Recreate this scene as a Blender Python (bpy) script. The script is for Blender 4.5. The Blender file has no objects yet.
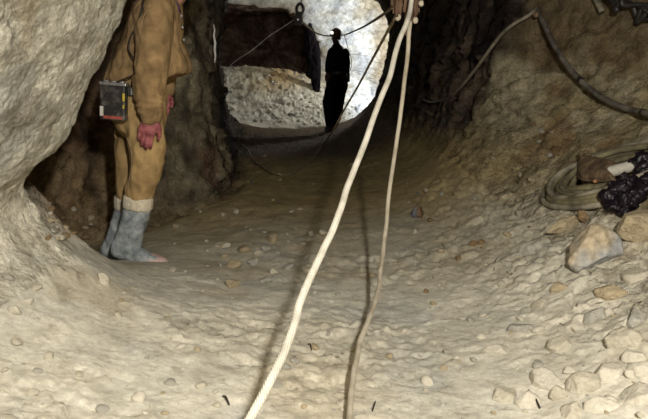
import bpy, bmesh, math, random
import numpy as np
from mathutils import Vector, Matrix
from mathutils.bvhtree import BVHTree
random.seed(7)
sc = bpy.context.scene
COL = sc.collection
PI = math.pi

# ------------------------------------------------------------------ camera
H = 1.13
F = 600.0
PITCH = math.atan(144.5 / F)
cam_d = bpy.data.cameras.new('camera')
cam_d.sensor_width = 36.0
cam_d.lens = F / 648.0 * 36.0
cam_d.clip_start = 0.02
cam = bpy.data.objects.new('camera', cam_d)
COL.objects.link(cam)
cam.location = (0, 0, H)
cam.rotation_euler = (PI / 2 - PITCH, 0, 0)
sc.camera = cam
CAMP = Vector((0, 0, H))

def ray(px, py):
    u = (px - 324.0) / F
    v = (209.5 - py) / F
    return Vector((u, math.cos(PITCH) + v * math.sin(PITCH), -math.sin(PITCH) + v * math.cos(PITCH)))

def at(px, py, Y):
    """point of the place seen at a pixel of the photograph, Y metres down the drift"""
    d = ray(px, py)
    return CAMP + d * (Y / d.y)

# ------------------------------------------------------------------ noise (numpy)
def _hash(ix, iy, iz, seed):
    h = (ix.astype(np.int64) * 374761393 + iy.astype(np.int64) * 668265263 + iz.astype(np.int64) * 2147483647 + seed * 974634777) & 0xFFFFFFFF
    h = ((h ^ (h >> 13)) * 1274126177) & 0xFFFFFFFF
    h = ((h ^ (h >> 16)) * 2246822519) & 0xFFFFFFFF
    h = h ^ (h >> 15)
    return (h & 0xFFFFFF) / float(0xFFFFFF)

def vnoise(P, scale=1.0, seed=0):
    Q = P * scale
    I = np.floor(Q)
    f = Q - I
    f = f * f * f * (f * (f * 6 - 15) + 10)
    I = I.astype(np.int64)
    r = 0
    for a in (0, 1):
        for b in (0, 1):
            for c in (0, 1):
                w = (f[:, 0] if a else 1 - f[:, 0]) * (f[:, 1] if b else 1 - f[:, 1]) * (f[:, 2] if c else 1 - f[:, 2])
                r = r + w * _hash(I[:, 0] + a, I[:, 1] + b, I[:, 2] + c, seed)
    return r * 2 - 1

def fbm(P, scale=1.0, octs=4, seed=0, gain=0.5):
    r = 0; a = 1.0; t = 0
    for k in range(octs):
        r = r + a * vnoise(P, scale * 2.03 ** k, seed + 17 * k)
        t += a; a *= gain
    return r / t

def facets(P, scale, seed=0):
    """blocky broken-rock relief: every cell is a tilted plane of its own; also returns the distance to the cell border"""
    Q = P * scale
    I = np.floor(Q).astype(np.int64)
    best = np.full(len(P), 1e9); second = np.full(len(P), 1e9)
    val = np.zeros(len(P)); cid = np.zeros(len(P))
    for a in (-1, 0, 1):
        for b in (-1, 0, 1):
            for c in (-1, 0, 1):
                J = I + np.array([a, b, c])
                cx = J[:, 0] + _hash(J[:, 0], J[:, 1], J[:, 2], seed)
                cy = J[:, 1] + _hash(J[:, 0], J[:, 1], J[:, 2], seed + 1)
                cz = J[:, 2] + _hash(J[:, 0], J[:, 1], J[:, 2], seed + 2)
                dx = Q[:, 0] - cx; dy = Q[:, 1] - cy; dz = Q[:, 2] - cz
                d = dx * dx + dy * dy + dz * dz
                g0 = _hash(J[:, 0], J[:, 1], J[:, 2], seed + 3) - .5
                g1 = _hash(J[:, 0], J[:, 1], J[:, 2], seed + 4) - .5
                g2 = _hash(J[:, 0], J[:, 1], J[:, 2], seed + 5) - .5
                h = _hash(J[:, 0], J[:, 1], J[:, 2], seed + 6)
                v = 1.3 * (g0 * dx + g1 * dy + g2 * dz) + h - .5
                m = d < best
                second = np.where(m, best, np.minimum(second, d))
                best = np.where(m, d, best)
                val = np.where(m, v, val)
                cid = np.where(m, h, cid)
    return val, np.sqrt(second) - np.sqrt(best), cid

def sstep(a, b, x):
    t = np.clip((x - a) / (b - a), 0, 1)
    return t * t * (3 - 2 * t)

# ------------------------------------------------------------------ materials
def mat_new(name):
    m = bpy.data.materials.new(name); m.use_nodes = True
    nt = m.node_tree
    return m, nt, nt.nodes['Principled BSDF']

def rock_mat(name, attr=True, base=(.5, .5, .5), bd=.03, fine=1.0, bump=1.0, rough=.95, spec=.15, scale=1.0, contrast=.5, speck=None):
    """dusty rock: base colour (a per-surface mineral colour) broken up by several sizes of grain, crack and speck"""
    m, nt, b = mat_new(name)
    N = nt.nodes; L = nt.links
    tc = N.new('ShaderNodeNewGeometry')
    pos = tc.outputs['Position']
    if not attr:
        t2 = N.new('ShaderNodeTexCoord'); pos = t2.outputs['Object']
    def noise(s, det, r=.6, dist=0):
        n = N.new('ShaderNodeTexNoise'); n.inputs['Scale'].default_value = s * scale
        n.inputs['Detail'].default_value = det; n.inputs['Roughness'].default_value = r
        n.inputs['Distortion'].default_value = dist
        L.new(pos, n.inputs['Vector']); return n
    def ramp(src, p0, p1, c0, c1):
        r = N.new('ShaderNodeValToRGB'); e = r.color_ramp.elements
        e[0].position = p0; e[1].position = p1; e[0].color = (*c0, 1); e[1].color = (*c1, 1)
        L.new(src, r.inputs[0]); return r.outputs[0]
    def mul(a, c, fac=1.0):
        x = N.new('ShaderNodeMix'); x.data_type = 'RGBA'; x.blend_type = 'MULTIPLY'
        x.inputs[0].default_value = fac
        L.new(a, x.inputs[6]); L.new(c, x.inputs[7]); return x.outputs[2]
    if attr:
        a = N.new('ShaderNodeAttribute'); a.attribute_name = 'Col'; col = a.outputs['Color']
    else:
        rg = N.new('ShaderNodeRGB'); rg.outputs[0].default_value = (*base, 1); col = rg.outputs[0]
    n1 = noise(9, 8, .65, .4)
    k = contrast
    col = mul(col, ramp(n1.outputs['Fac'], .3, .7, (1 - k, 1 - k * 1.05, 1 - k * 1.15), (1 + k * .35,) * 3))
    n2 = noise(55, 6, .7)
    col = mul(col, ramp(n2.outputs['Fac'], .3, .68, (1 - .55 * k,) * 3, (1 + .3 * k,) * 3))
    # sparse irregular dark chips and pits
    n3 = noise(38, 3, .55, .8)
    col = mul(col, ramp(n3.outputs['Fac'], .27, .34, (.35, .30, .25), (1, 1, 1)), .8 * fine)
    n5 = noise(17, 5, .6, .5)
    col = mul(col, ramp(n5.outputs['Fac'], .58, .72, (1, 1, 1), (.72, .70, .68)), fine)
    L.new(col, b.inputs['Base Color'])
    b.inputs['Roughness'].default_value = rough
    b.inputs['Specular IOR Level'].default_value = spec
    bp = N.new('ShaderNodeBump'); bp.inputs['Strength'].default_value = .55 * bump; bp.inputs['Distance'].default_value = bd
    n4 = noise(22 if bd > .02 else 46, 10, .72, .1)
    L.new(n4.outputs['Fac'], bp.inputs['Height'])
    v2 = N.new('ShaderNodeTexVoronoi'); v2.inputs['Scale'].default_value = 42 * scale; v2.feature = 'F1'
    nn = noise(14, 4)
    va = N.new('ShaderNodeVectorMath'); va.operation = 'MULTIPLY_ADD'
    L.new(nn.outputs['Color'], va.inputs[0]); va.inputs[1].default_value = (.07 / scale,) * 3; L.new(pos, va.inputs[2])
    L.new(va.outputs[0], v2.inputs['Vector'])
    bp2 = N.new('ShaderNodeBump'); bp2.inputs['Strength'].default_value = .45 * bump; bp2.inputs['Distance'].default_value = .012 if bd > .02 else .005
    L.new(v2.outputs['Distance'], bp2.inputs['Height']); L.new(bp.outputs[0], bp2.inputs['Normal'])
    L.new(bp2.outputs[0], b.inputs['Normal'])
    return m

def plain(name, col, rough=.7, metal=0, spec=.3, var=.35, nscale=30, bump=.3, dist=.004, col2=None, lo=.35, hi=.65, detail=6):
    m, nt, b = mat_new(name)
    N = nt.nodes; L = nt.links
    t = N.new('ShaderNodeTexCoord')
    n = N.new('ShaderNodeTexNoise'); n.inputs['Scale'].default_value = nscale; n.inputs['Detail'].default_value = detail
    n.inputs['Roughness'].default_value = .62
    L.new(t.outputs['Object'], n.inputs['Vector'])
    r = N.new('ShaderNodeValToRGB'); e = r.color_ramp.elements
    e[0].position = lo; e[1].position = hi
    e[0].color = (*[c * (1 - var) for c in col], 1) if col2 is None else (*col2, 1)
    e[1].color = (*[min(1, c * (1 + var * .4)) for c in col], 1)
    L.new(n.outputs['Fac'], r.inputs[0]); L.new(r.outputs[0], b.inputs['Base Color'])
    b.inputs['Roughness'].default_value = rough; b.inputs['Metallic'].default_value = metal
    b.inputs['Specular IOR Level'].default_value = spec
    if bump:
        n2 = N.new('ShaderNodeTexNoise'); n2.inputs['Scale'].default_value = nscale * 3; n2.inputs['Detail'].default_value = 6
        L.new(t.outputs['Object'], n2.inputs['Vector'])
        bp = N.new('ShaderNodeBump'); bp.inputs['Strength'].default_value = bump; bp.inputs['Distance'].default_value = dist
        L.new(n2.outputs['Fac'], bp.inputs['Height']); L.new(bp.outputs[0], b.inputs['Normal'])
    return m

def rope_mat(name, c1, c2, pitch=60, var=.25):
    m, nt, b = mat_new(name)
    N = nt.nodes; L = nt.links
    uv = N.new('ShaderNodeUVMap')
    mp = N.new('ShaderNodeMapping'); mp.inputs['Scale'].default_value = (1, 1, 1)
    L.new(uv.outputs[0], mp.inputs['Vector'])
    w = N.new('ShaderNodeTexWave'); w.wave_type = 'BANDS'; w.bands_direction = 'DIAGONAL'
    w.inputs['Scale'].default_value = pitch / 10; w.inputs['Distortion'].default_value = 1.2; w.inputs['Detail'].default_value = 2
    L.new(mp.outputs[0], w.inputs['Vector'])
    t = N.new('ShaderNodeTexCoord')
    n = N.new('ShaderNodeTexNoise'); n.inputs['Scale'].default_value = 14; n.inputs['Detail'].default_value = 8
    L.new(t.outputs['Object'], n.inputs['Vector'])
    r = N.new('ShaderNodeValToRGB'); e = r.color_ramp.elements
    e[0].position = .35; e[1].position = .6; e[0].color = (*c2, 1); e[1].color = (*c1, 1)
    L.new(n.outputs['Fac'], r.inputs[0])
    x = N.new('ShaderNodeMix'); x.data_type = 'RGBA'; x.blend_type = 'MULTIPLY'; x.inputs[0].default_value = var
    L.new(r.outputs[0], x.inputs[6]); L.new(w.outputs['Color'], x.inputs[7])
    L.new(x.outputs[2], b.inputs['Base Color'])
    b.inputs['Roughness'].default_value = .95; b.inputs['Specular IOR Level'].default_value = .1
    bp = N.new('ShaderNodeBump'); bp.inputs['Strength'].default_value = .6; bp.inputs['Distance'].default_value = .003
    L.new(w.outputs['Fac'], bp.inputs['Height']); L.new(bp.outputs[0], b.inputs['Normal'])
    return m

M = {}
M['floor'] = rock_mat('dusty_muck', contrast=.34, bump=.8, bd=.012)
M['wall'] = rock_mat('drift_rock', contrast=.62, bump=1.0)
M['pale'] = rock_mat('pale_rock', contrast=.42, bump=.9)
M['jacket'] = plain('tan_cotton', (.29, .19, .092), .95, spec=.05, nscale=9, var=.5, bump=.3, dist=.006)
M['trousers'] = plain('yellow_tan_cotton', (.38, .255, .115), .95, spec=.05, nscale=9, var=.4, bump=.35, dist=.006)
M['skin'] = plain('dirty_skin', (.40, .20, .14), .6, spec=.3, nscale=20, var=.4, bump=.2)
M['glove'] = plain('red_glove', (.34, .11, .11), .6, spec=.35, nscale=26, col2=(.16, .04, .045), bump=.5, dist=.004)
M['boot'] = plain('grey_rubber', (.36, .38, .38), .75, spec=.25, nscale=18, col2=(.10, .125, .14), bump=.4)
M['toe'] = plain('pink_toe_cap', (.52, .36, .33), .7, spec=.2, nscale=24, col2=(.36,.27,.26))
M['sock'] = plain('cream_sock', (.62, .55, .42), .95, spec=.05, nscale=40, var=.2, bump=.6)
M['purple'] = plain('purple_cloth', (.07, .035, .10), .9, spec=.1)
M['darkcloth'] = plain('black_cloth', (.012, .010, .010), .95, spec=.03, var=.4)  # near-black cloth, faintly mottled
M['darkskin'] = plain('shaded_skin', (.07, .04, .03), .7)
M['helmet'] = plain('brown_helmet', (.11, .05, .03), .45, spec=.4, var=.4)
M['rope_white'] = rope_mat('white_rope', (.60, .57, .49), (.42, .39, .32), var=.10)
M['rope_dirty'] = rope_mat('dirty_rope', (.52, .47, .37), (.36, .31, .23), var=.15)
M['rope_brown'] = rope_mat('brown_rope', (.20, .125, .08), (.07, .04, .025), var=.5)
M['cable'] = plain('dusty_cable', (.42, .34, .24), .8, nscale=25, col2=(.16, .12, .08))
M['cable_dark'] = plain('black_cable', (.025, .02, .018), .6, nscale=20)
M['hose'] = plain('grey_rubber_hose', (.17, .15, .125), .7, spec=.25, nscale=9, col2=(.04, .035, .03))
M['hose_light'] = plain('dusty_pale_hose', (.30, .27, .20), .7, spec=.25, nscale=9, col2=(.10, .085, .06))
M['coil'] = plain('olive_canvas_hose', (.21, .185, .105), .75, spec=.25, nscale=10, col2=(.09, .075, .045))
M['coilbrown'] = plain('muddy_brown_rubber', (.17, .12, .07), .8, spec=.2, nscale=16, col2=(.07, .045, .03))
M['black'] = plain('black_plastic', (.028, .025, .024), .45, spec=.5, nscale=20)
M['rag'] = plain('black_purple_vinyl', (.012, .008, .012), .42, spec=.35, nscale=18, bump=.6)
M['steel'] = plain('worn_steel', (.45, .44, .42), .4, metal=.8, nscale=40)
M['blacksteel'] = plain('dark_steel', (.03, .025, .022), .5, metal=.3)
M['red'] = plain('red_label', (.30, .07, .05), .5)
M['yellow'] = plain('yellow_tag', (.55, .42, .05), .5)
M['white'] = plain('white_sticker', (.55, .52, .45), .6, var=.15)
M['wood'] = plain('old_wood', (.28, .19, .11), .85, nscale=14)
M['wire'] = plain('bright_wire', (.75, .74, .7), .35, metal=.2)

def lamp_mat(name, col, s):
    m, nt, b = mat_new(name)
    b.inputs['Base Color'].default_value = (*col, 1)
    b.inputs['Emission Color'].default_value = (*col, 1); b.inputs['Emission Strength'].default_value = s
    return m
M['lamp'] = lamp_mat('lit_lens', (1, .93, .8), 6)

# ------------------------------------------------------------------ object helpers
def link(name, me, mat=None, parent=None):
    o = bpy.data.objects.new(name, me)
    COL.objects.link(o)
    if mat is not None: me.materials.append(mat)
    if parent is not None: o.parent = parent
    return o

def tag(o, label=None, cat=None, group=None, kind=None):
    if label: o['label'] = label
    if cat: o['category'] = cat
    if group: o['group'] = group
    if kind: o['kind'] = kind
    return o

def empty(name, loc, label, cat, group=None):
    o = bpy.data.objects.new(name, None); COL.objects.link(o)
    o.location = loc; o.empty_display_size = .1
    tag(o, label, cat, group)
    return o

def pymesh(name, V, Fs, smooth=True, uv=None):
    me = bpy.data.meshes.new(name)
    me.from_pydata([tuple(v) for v in V], [], Fs)
    if uv is not None:
        l = me.uv_layers.new(name='UVMap')
        for p in me.polygons:
            for li in p.loop_indices:
                l.data[li].uv = uv[me.loops[li].vertex_index]
    if smooth: me.polygons.foreach_set('use_smooth', [True] * len(me.polygons))
    me.update()
    return me

def put(o_me, name, mat, parent):
    """mesh in world coordinates -> child object whose data is relative to the parent's location"""
    if parent is not None:
        o_me.transform(Matrix.Translation(-parent.location))
    return link(name, o_me, mat, parent)

def catmull(pts, n=8):
    P = [Vector(p) for p in pts]
    Q = [P[0] * 2 - P[1]] + P + [P[-1] * 2 - P[-2]]
    out = []
    for i in range(1, len(Q) - 2):
        a, b, c, d = Q[i - 1], Q[i], Q[i + 1], Q[i + 2]
        for k in range(n):
            t = k / n
            out.append(.5 * ((2 * b) + (c - a) * t + (2 * a - 5 * b + 4 * c - d) * t * t + (3 * b - a - 3 * c + d) * t ** 3))
    out.append(P[-1])
    return out

def tube_geo(pts, r, seg=8, rf=None, flat=1.0):
    V = []; Fs = []; uv = []
    up = Vector((0, 0, 1)); n = len(pts); L = 0
    prevN = None
    for i, p in enumerate(pts):
        t = (pts[min(i + 1, n - 1)] - pts[max(i - 1, 0)]).normalized()
        if prevN is None:
            a = up if abs(t.z) < .9 else Vector((1, 0, 0))
            nn = (a - t * a.dot(t)).normalized()
        else:
            nn = (prevN - t * prevN.dot(t)).normalized()
        prevN = nn; bn = t.cross(nn)
        if i: L += (p - pts[i - 1]).length
        rr = r if rf is None else r * rf(i / (n - 1))
        for k in range(seg):
            a = 2 * PI * k / seg
            V.append(p + nn * math.cos(a) * rr * flat + bn * math.sin(a) * rr); uv.append((L * 10, k / seg))
    for i in range(n - 1):
        for k in range(seg):
            k2 = (k + 1) % seg
            Fs.append((i * seg + k, i * seg + k2, (i + 1) * seg + k2, (i + 1) * seg + k))
    V.append(pts[0]); uv.append((0, 0)); V.append(pts[-1]); uv.append((L * 10, 0))
    c0, c1 = len(V) - 2, len(V) - 1
    for k in range(seg):
        k2 = (k + 1) % seg
        Fs.append((c0, k2, k)); Fs.append((c1, (n - 1) * seg + k, (n - 1) * seg + k2))
    return V, Fs, uv

def tube(name, pts, r, mat, parent=None, seg=8, smoothn=8, rf=None, wob=0.0, flat=1.0):
    P = catmull(pts, smoothn) if smoothn else [Vector(p) for p in pts]
    if wob:
        A = np.array([tuple(p) for p in P])
        P = [p + Vector((a, b, c)) * wob for p, a, b, c in zip(P, fbm(A, 6, 2, 1), fbm(A, 6, 2, 2), fbm(A, 6, 2, 3))]
    V, Fs, uv = tube_geo(P, r, seg, rf, flat)
    return put(pymesh(name, V, Fs, True, uv), name, mat, parent)

def box_geo(c, sx, sy, sz, R=None, bev=0.0, seg=2):
    bm = bmesh.new()
    bmesh.ops.create_cube(bm, size=1)
    bmesh.ops.scale(bm, vec=(sx, sy, sz), verts=bm.verts)
    if bev: bmesh.ops.bevel(bm, geom=bm.edges[:], offset=bev, segments=seg, affect='EDGES', profile=.5)
    Mx = Matrix.Translation(c) @ (R.to_4x4() if R else Matrix())
    bmesh.ops.transform(bm, matrix=Mx, verts=bm.verts)
    return bm

def bm_mesh(bm, name, smooth=False):
    me = bpy.data.meshes.new(name); bm.to_mesh(me); bm.free()
    if smooth: me.polygons.foreach_set('use_smooth', [True] * len(me.polygons))
    return me

def box(name, c, sx, sy, sz, mat, parent=None, R=None, bev=.004):
    return put(bm_mesh(box_geo(c, sx, sy, sz, R, bev), name), name, mat, parent)

# ------------------------------------------------------------------ the drift (one continuous tube, split into floor / walls / ceiling)
# key lines: 0 ceiling mid,1 ceiling left,2 left shoulder,3 left upper,4 left lower,5 left foot,6 floor left,7 floor mid,
#            8 floor right,9 right foot,10 right lower,11 right upper,12 right shoulder,13 ceiling right
ST = [
 (-3.0, [(0,2.4),(-.5,2.3),(-1.1,1.9),(-1.4,1.4),(-1.45,.9),(-1.3,.5),(-.8,.3),(0,.2),(.7,.25),(1.3,.45),(1.7,.9),(1.8,1.4),(1.4,1.95),(.6,2.3)]),
 (0.3, [(.1,2.35),(-.4,2.25),(-.9,1.85),(-1.2,1.38),(-1.3,.9),(-1.2,.60),(-.75,.32),(0,.16),(.6,.18),(1.2,.38),(1.7,.75),(1.95,1.3),(1.6,1.95),(.8,2.3)]),
 (1.5, [(.2,2.35),(-.2,2.25),(-.60,1.88),(-.88,1.36),(-1.16,.86),(-1.30,.52),(-.80,.25),(0,.10),(.6,.11),(1.1,.29),(1.65,.62),(2.1,1.2),(1.8,2.0),(.9,2.3)]),
 (2.38,[(.2,2.35),(-.1,2.25),(-.42,1.88),(-.74,1.36),(-1.03,.86),(-1.22,.56),(-.80,.19),(-.1,.06),(.6,.05),(1.1,.24),(1.65,.60),(2.2,1.2),(1.9,2.0),(.9,2.35)]),
 (2.52,[(.2,2.4),(-.3,2.35),(-.75,2.02),(-1.05,1.40),(-1.24,.88),(-1.34,.60),(-.84,.18),(-.1,.055),(.6,.04),(1.1,.24),(1.65,.60),(2.2,1.2),(1.9,2.05),(.9,2.4)]),
 (2.75,[(.2,2.4),(-.4,2.4),(-1.1,2.1),(-1.75,1.42),(-1.80,.95),(-1.46,.66),(-.95,.165),(-.1,.045),(.6,.04),(1.1,.24),(1.68,.60),(2.25,1.2),(2.0,2.1),(.9,2.4)]),
 (3.05,[(.2,2.4),(-.5,2.4),(-1.3,2.1),(-2.05,1.42),(-2.10,.70),(-1.62,.22),(-1.0,.10),(-.1,.03),(.6,.04),(1.12,.23),(1.70,.62),(2.3,1.2),(2.1,2.1),(.9,2.4)]),
 (3.3, [(.2,2.4),(-.5,2.4),(-1.4,2.1),(-2.05,1.42),(-2.14,.70),(-1.75,.04),(-1.12,.045),(-.1,.01),(.6,.03),(1.12,.23),(1.71,.63),(2.3,1.2),(2.15,2.1),(.95,2.4)]),
 (3.6, [(.1,2.4),(-.6,2.4),(-1.5,2.1),(-2.02,1.42),(-2.12,.70),(-1.85,-.08),(-1.1,.0),(-.1,0),(.6,.03),(1.12,.23),(1.72,.64),(2.3,1.2),(2.2,2.1),(1.0,2.4)]),
 (4.2, [(.1,2.5),(-.6,2.4),(-1.4,2.1),(-1.80,1.42),(-1.85,.70),(-1.6,0),(-1.0,-.03),(-.1,0),(.6,.04),(1.10,.26),(1.62,.68),(2.1,1.2),(2.1,2.1),(1.0,2.4)]),
 (4.75,[(.1,2.5),(-.5,2.4),(-1.15,2.1),(-1.36,1.42),(-1.34,.70),(-1.2,.04),(-.8,0),(-.1,0),(.6,.06),(1.05,.32),(1.42,.74),(1.75,1.2),(1.85,2.1),(.9,2.45)]),
 (5.2, [(.1,2.5),(-.4,2.4),(-.95,2.1),(-1.06,1.42),(-1.03,.70),(-.95,.06),(-.65,.0),(-.1,0),(.6,.08),(1.02,.34),(1.28,.74),(1.45,1.2),(1.55,2.1),(.8,2.5)]),
 (5.8, [(.1,2.6),(-.4,2.5),(-.90,2.1),(-1.03,1.42),(-1.0,.70),(-.92,.06),(-.62,.0),(-.1,0),(.6,.08),(.98,.30),(1.20,.70),(1.36,1.2),(1.5,2.1),(.8,2.55)]),
 (7.0, [(.1,2.6),(-.5,2.6),(-1.1,2.2),(-1.26,1.42),(-1.22,.70),(-1.1,.08),(-.7,0),(-.1,-.02),(.5,.06),(.92,.28),(1.16,.70),(1.30,1.2),(1.5,2.1),(.8,2.6)]),
 (9.0, [(.1,2.7),(-.6,2.75),(-1.4,2.3),(-1.60,1.42),(-1.55,.70),(-1.4,.12),(-.9,.0),(-.1,-.04),(.4,.06),(.85,.33),(1.1,.72),(1.24,1.25),(1.30,2.0),(.85,2.5)]),
 (11.2,[(-.1,2.75),(-.9,2.8),(-1.7,2.4),(-2.02,1.42),(-1.96,.70),(-1.78,.20),(-1.2,.0),(-.2,-.02),(.42,.12),(.8,.40),(1.0,.78),(1.15,1.32),(1.13,1.92),(.72,2.38)]),
 (11.6,[(0,3.1),(-1.0,3.0),(-2.2,2.5),(-2.6,1.45),(-2.55,.75),(-2.3,.35),(-1.4,.10),(-.2,.06),(.6,.14),(1.2,.36),(1.7,.75),(1.9,1.4),(1.9,2.3),(1.2,2.9)]),
 (12.2,[(0,3.2),(-1.2,3.1),(-2.6,2.6),(-3.0,1.5),(-3.0,.85),(-2.6,.50),(-1.4,.34),(-.2,.26),(.7,.30),(1.7,.42),(2.4,.85),(2.6,1.5),(2.3,2.4),(1.3,3.0)]),
 (12.9,[(0,3.2),(-1.2,3.1),(-2.7,2.6),(-3.1,1.6),(-3.1,1.1),(-2.7,.86),(-1.4,.76),(-.2,.58),(.7,.40),(1.7,.48),(2.4,.9),(2.6,1.5),(2.3,2.4),(1.3,3.0)]),
 (13.55,[(0,3.2),(-1.2,3.1),(-2.7,2.6),(-3.1,1.7),(-3.1,1.3),(-2.8,1.08),(-1.5,1.04),(-.5,.92),(.5,.52),(1.3,.56),(1.9,.9),(2.1,1.5),(1.9,2.3),(1.2,2.9)]),
 (13.85,[(0,3.1),(-1.2,3.0),(-2.6,2.7),(-3.0,1.85),(-3.0,1.4),(-2.8,1.10),(-1.6,1.07),(-.6,.96),(.3,.62),(1.0,.70),(1.5,1.0),(1.7,1.5),(1.6,2.1),(1.0,2.7)]),
 (14.1,[(-.9,2.36),(-1.8,2.44),(-2.5,2.42),(-2.62,1.85),(-2.62,1.4),(-2.6,1.10),(-1.8,1.05),(-1.0,.97),(-.5,.95),(-.22,1.02),(-.10,1.3),(-.12,1.6),(-.30,1.92),(-.55,2.14)]),
 (14.5,[(-1.0,2.34),(-1.8,2.40),(-2.5,2.40),(-2.64,1.85),(-2.64,1.4),(-2.6,1.05),(-1.8,.98),(-1.0,.9),(-.5,.9),(-.2,.98),(-.05,1.3),(-.08,1.6),(-.26,1.92),(-.55,2.14)]),
 (16.8,[(-1.1,2.5),(-1.9,2.4),(-2.6,2.2),(-2.8,1.7),(-2.8,1.2),(-2.6,.7),(-1.8,.55),(-1.2,.55),(-.7,.6),(-.4,.8),(-.25,1.2),(-.3,1.6),(-.4,1.9),(-.7,2.3)]),
 (17.4,[(-1.4,1.5)]*14),
]
YS = np.array([s[0] for s in ST])
KP = np.array([s[1] for s in ST])            # station, key, (x,z)

def pchip(x, Y, xq):
    h = np.diff(x); d = np.diff(Y, axis=0) / h[:, None]
    m = np.zeros_like(Y)
    w1 = (2 * h[1:] + h[:-1])[:, None]; w2 = (h[1:] + 2 * h[:-1])[:, None]
    with np.errstate(divide='ignore', invalid='ignore'):
        hm = (w1 + w2) / (w1 / d[:-1] + w2 / d[1:])
    m[1:-1] = np.where(d[:-1] * d[1:] > 0, hm, 0)
    m[0] = d[0]; m[-1] = d[-1]
    i = np.clip(np.searchsorted(x, xq) - 1, 0, len(x) - 2)
    t = ((xq - x[i]) / h[i])[:, None]
    H_ = h[i][:, None]
    return ((1 + 2 * t) * (1 - t) ** 2 * Y[i] + t * (1 - t) ** 2 * H_ * m[i] + t * t * (3 - 2 * t) * Y[i + 1] + t * t * (t - 1) * H_ * m[i + 1])

ys = [-3.0]
while ys[-1] < 17.4:
    y = ys[-1]
    d = .06 if y < .6 else (.0058 * max(y, 1.4) if y < 11.3 else (.04 if y < 14.6 else .12))
    if 2.3 < y < 2.8: d = .010
    if 13.8 < y < 14.15: d = .018
    ys.append(min(17.4, y + d))
ys = np.array(ys)
NR = len(ys)
KX = pchip(YS, KP[:, :, 0], ys); KZ = pchip(YS, KP[:, :, 1], ys)      # rows x 14
# number of columns between key k and k+1
SEG = [8, 12, 34, 44, 40, 48, 62, 62, 48, 50, 46, 34, 12, 8]
cols_t = []
key_col = [0]
for k in range(14):
    cols_t += [(k, j / SEG[k]) for j in range(SEG[k])]
    key_col.append(len(cols_t))
NC = len(cols_t)
X = np.zeros((NR, NC)); Z = np.zeros((NR, NC))
for c, (k, t) in enumerate(cols_t):
    a, b, c_, d_ = (k - 1) % 14, k, (k + 1) % 14, (k + 2) % 14
    w0 = -.5 * t + t * t - .5 * t ** 3; w1 = 1 - 2.5 * t * t + 1.5 * t ** 3
    w2 = .5 * t + 2 * t * t - 1.5 * t ** 3; w3 = -.5 * t * t + .5 * t ** 3
    X[:, c] = w0 * KX[:, a] + w1 * KX[:, b] + w2 * KX[:, c_] + w3 * KX[:, d_]
    Z[:, c] = w0 * KZ[:, a] + w1 * KZ[:, b] + w2 * KZ[:, c_] + w3 * KZ[:, d_]
Yg = np.repeat(ys[:, None], NC, axis=1)
G = np.stack([X, Yg, Z], -1)

def grid_normals(G):
    du = np.roll(G, -1, axis=1) - np.roll(G, 1, axis=1)
    dv = np.gradient(G, axis=0)
    n = np.cross(du, dv)
    l = np.linalg.norm(n, axis=-1, keepdims=True); l[l < 1e-12] = 1
    return n / l
Nn = grid_normals(G)
# make normals point into the drift
cen = G.mean(axis=1, keepdims=True)
s = np.sign(((cen - G) * Nn).sum(-1).sum())
Nn = Nn * s
Pf = G.reshape(-1, 3); Nf = Nn.reshape(-1, 3)
yy = Pf[:, 1]; xx = Pf[:, 0]; zz = Pf[:, 2]
colk = np.tile(np.array([k + t for k, t in cols_t]), NR)
isfloor = sstep(5.0, 5.7, colk) * (1 - sstep(8.9, 9.9, colk))         # 1 on the floor
leftw = ((colk > 1.5) & (colk < 5.6)).astype(float)
rightw = ((colk > 8.8) & (colk < 12.5)).astype(float)
far = sstep(11.3, 11.7, yy)
print('noise...', len(Pf))
An = Pf * np.array([1, .8, .8])
f1, e1, c1 = facets(An + .15 * np.stack([fbm(Pf, 2, 2, 5), fbm(Pf, 2, 2, 6), fbm(Pf, 2, 2, 7)], -1), 2.6, 3)
f2, e2, c2 = facets(Pf + .05 * np.stack([fbm(Pf, 6, 2, 15), fbm(Pf, 6, 2, 16), fbm(Pf, 6, 2, 17)], -1), 8.0, 30)
f3, e3, c3 = facets(Pf, 22.0, 60)
n1 = fbm(Pf, 1.3, 4, 100); n2 = fbm(Pf, 7, 4, 120); n3 = fbm(Pf, 28, 3, 140, .6)
# vertical slabs on the dark walls
Vs = Pf * np.array([1, 1, .32])
f4, e4, c4 = facets(Vs + .08 * np.stack([fbm(Pf, 3, 2, 25), fbm(Pf, 3, 2, 26), fbm(Pf, 3, 2, 27)], -1), 6.5, 90)
wallD = .10 * f1 + .045 * f2 + .016 * f3 + .07 * n1 + .03 * n2 + .010 * n3
slabD = .07 * f1 + .075 * f4 + .020 * f3 + .05 * n1 + .03 * n2 + .010 * n3
paleD = .022 * f1 + .010 * f2 + .004 * f3 + .025 * n1 + .012 * n2 + .004 * n3
# floor : trampled muck with half-buried pieces showing through
rocky = sstep(.0, .6, fbm(Pf, .9, 2, 200) + .25 + .5 * sstep(.55, 1.1, xx) + .45 * sstep(-.3, -.8, xx) * sstep(3.0, 2.3, yy) * 0 + .3 * sstep(2.6, 1.6, yy) * sstep(.4, .8, xx))
floorD = .020 * n1 + .007 * n2 + .004 * n3 + rocky * (.016 * f2 + .014 * f3 + .007 * f1) + (1 - rocky) * .004 * f2
wallmix = np.where(leftw > 0, sstep(2.35, 2.6, yy), 0)
slabmix = np.clip(rightw * sstep(4.6, 5.2, yy) + leftw * sstep(4.6, 5.0, yy), 0, 1) * (1 - far)
bank = np.clip(rightw * (1 - sstep(4.5, 5.1, yy)), 0, 1)
wD = np.where(leftw > 0, paleD * (1 - wallmix) + wallD * wallmix, wallD)
wD = wD * (1 - slabmix) + slabD * slabmix
bankD = .05 * f1 + .020 * f2 + .008 * f3 + .04 * n1 + .014 * n2 + .006 * n3
wD = wD * (1 - bank) + bankD * bank
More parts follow.
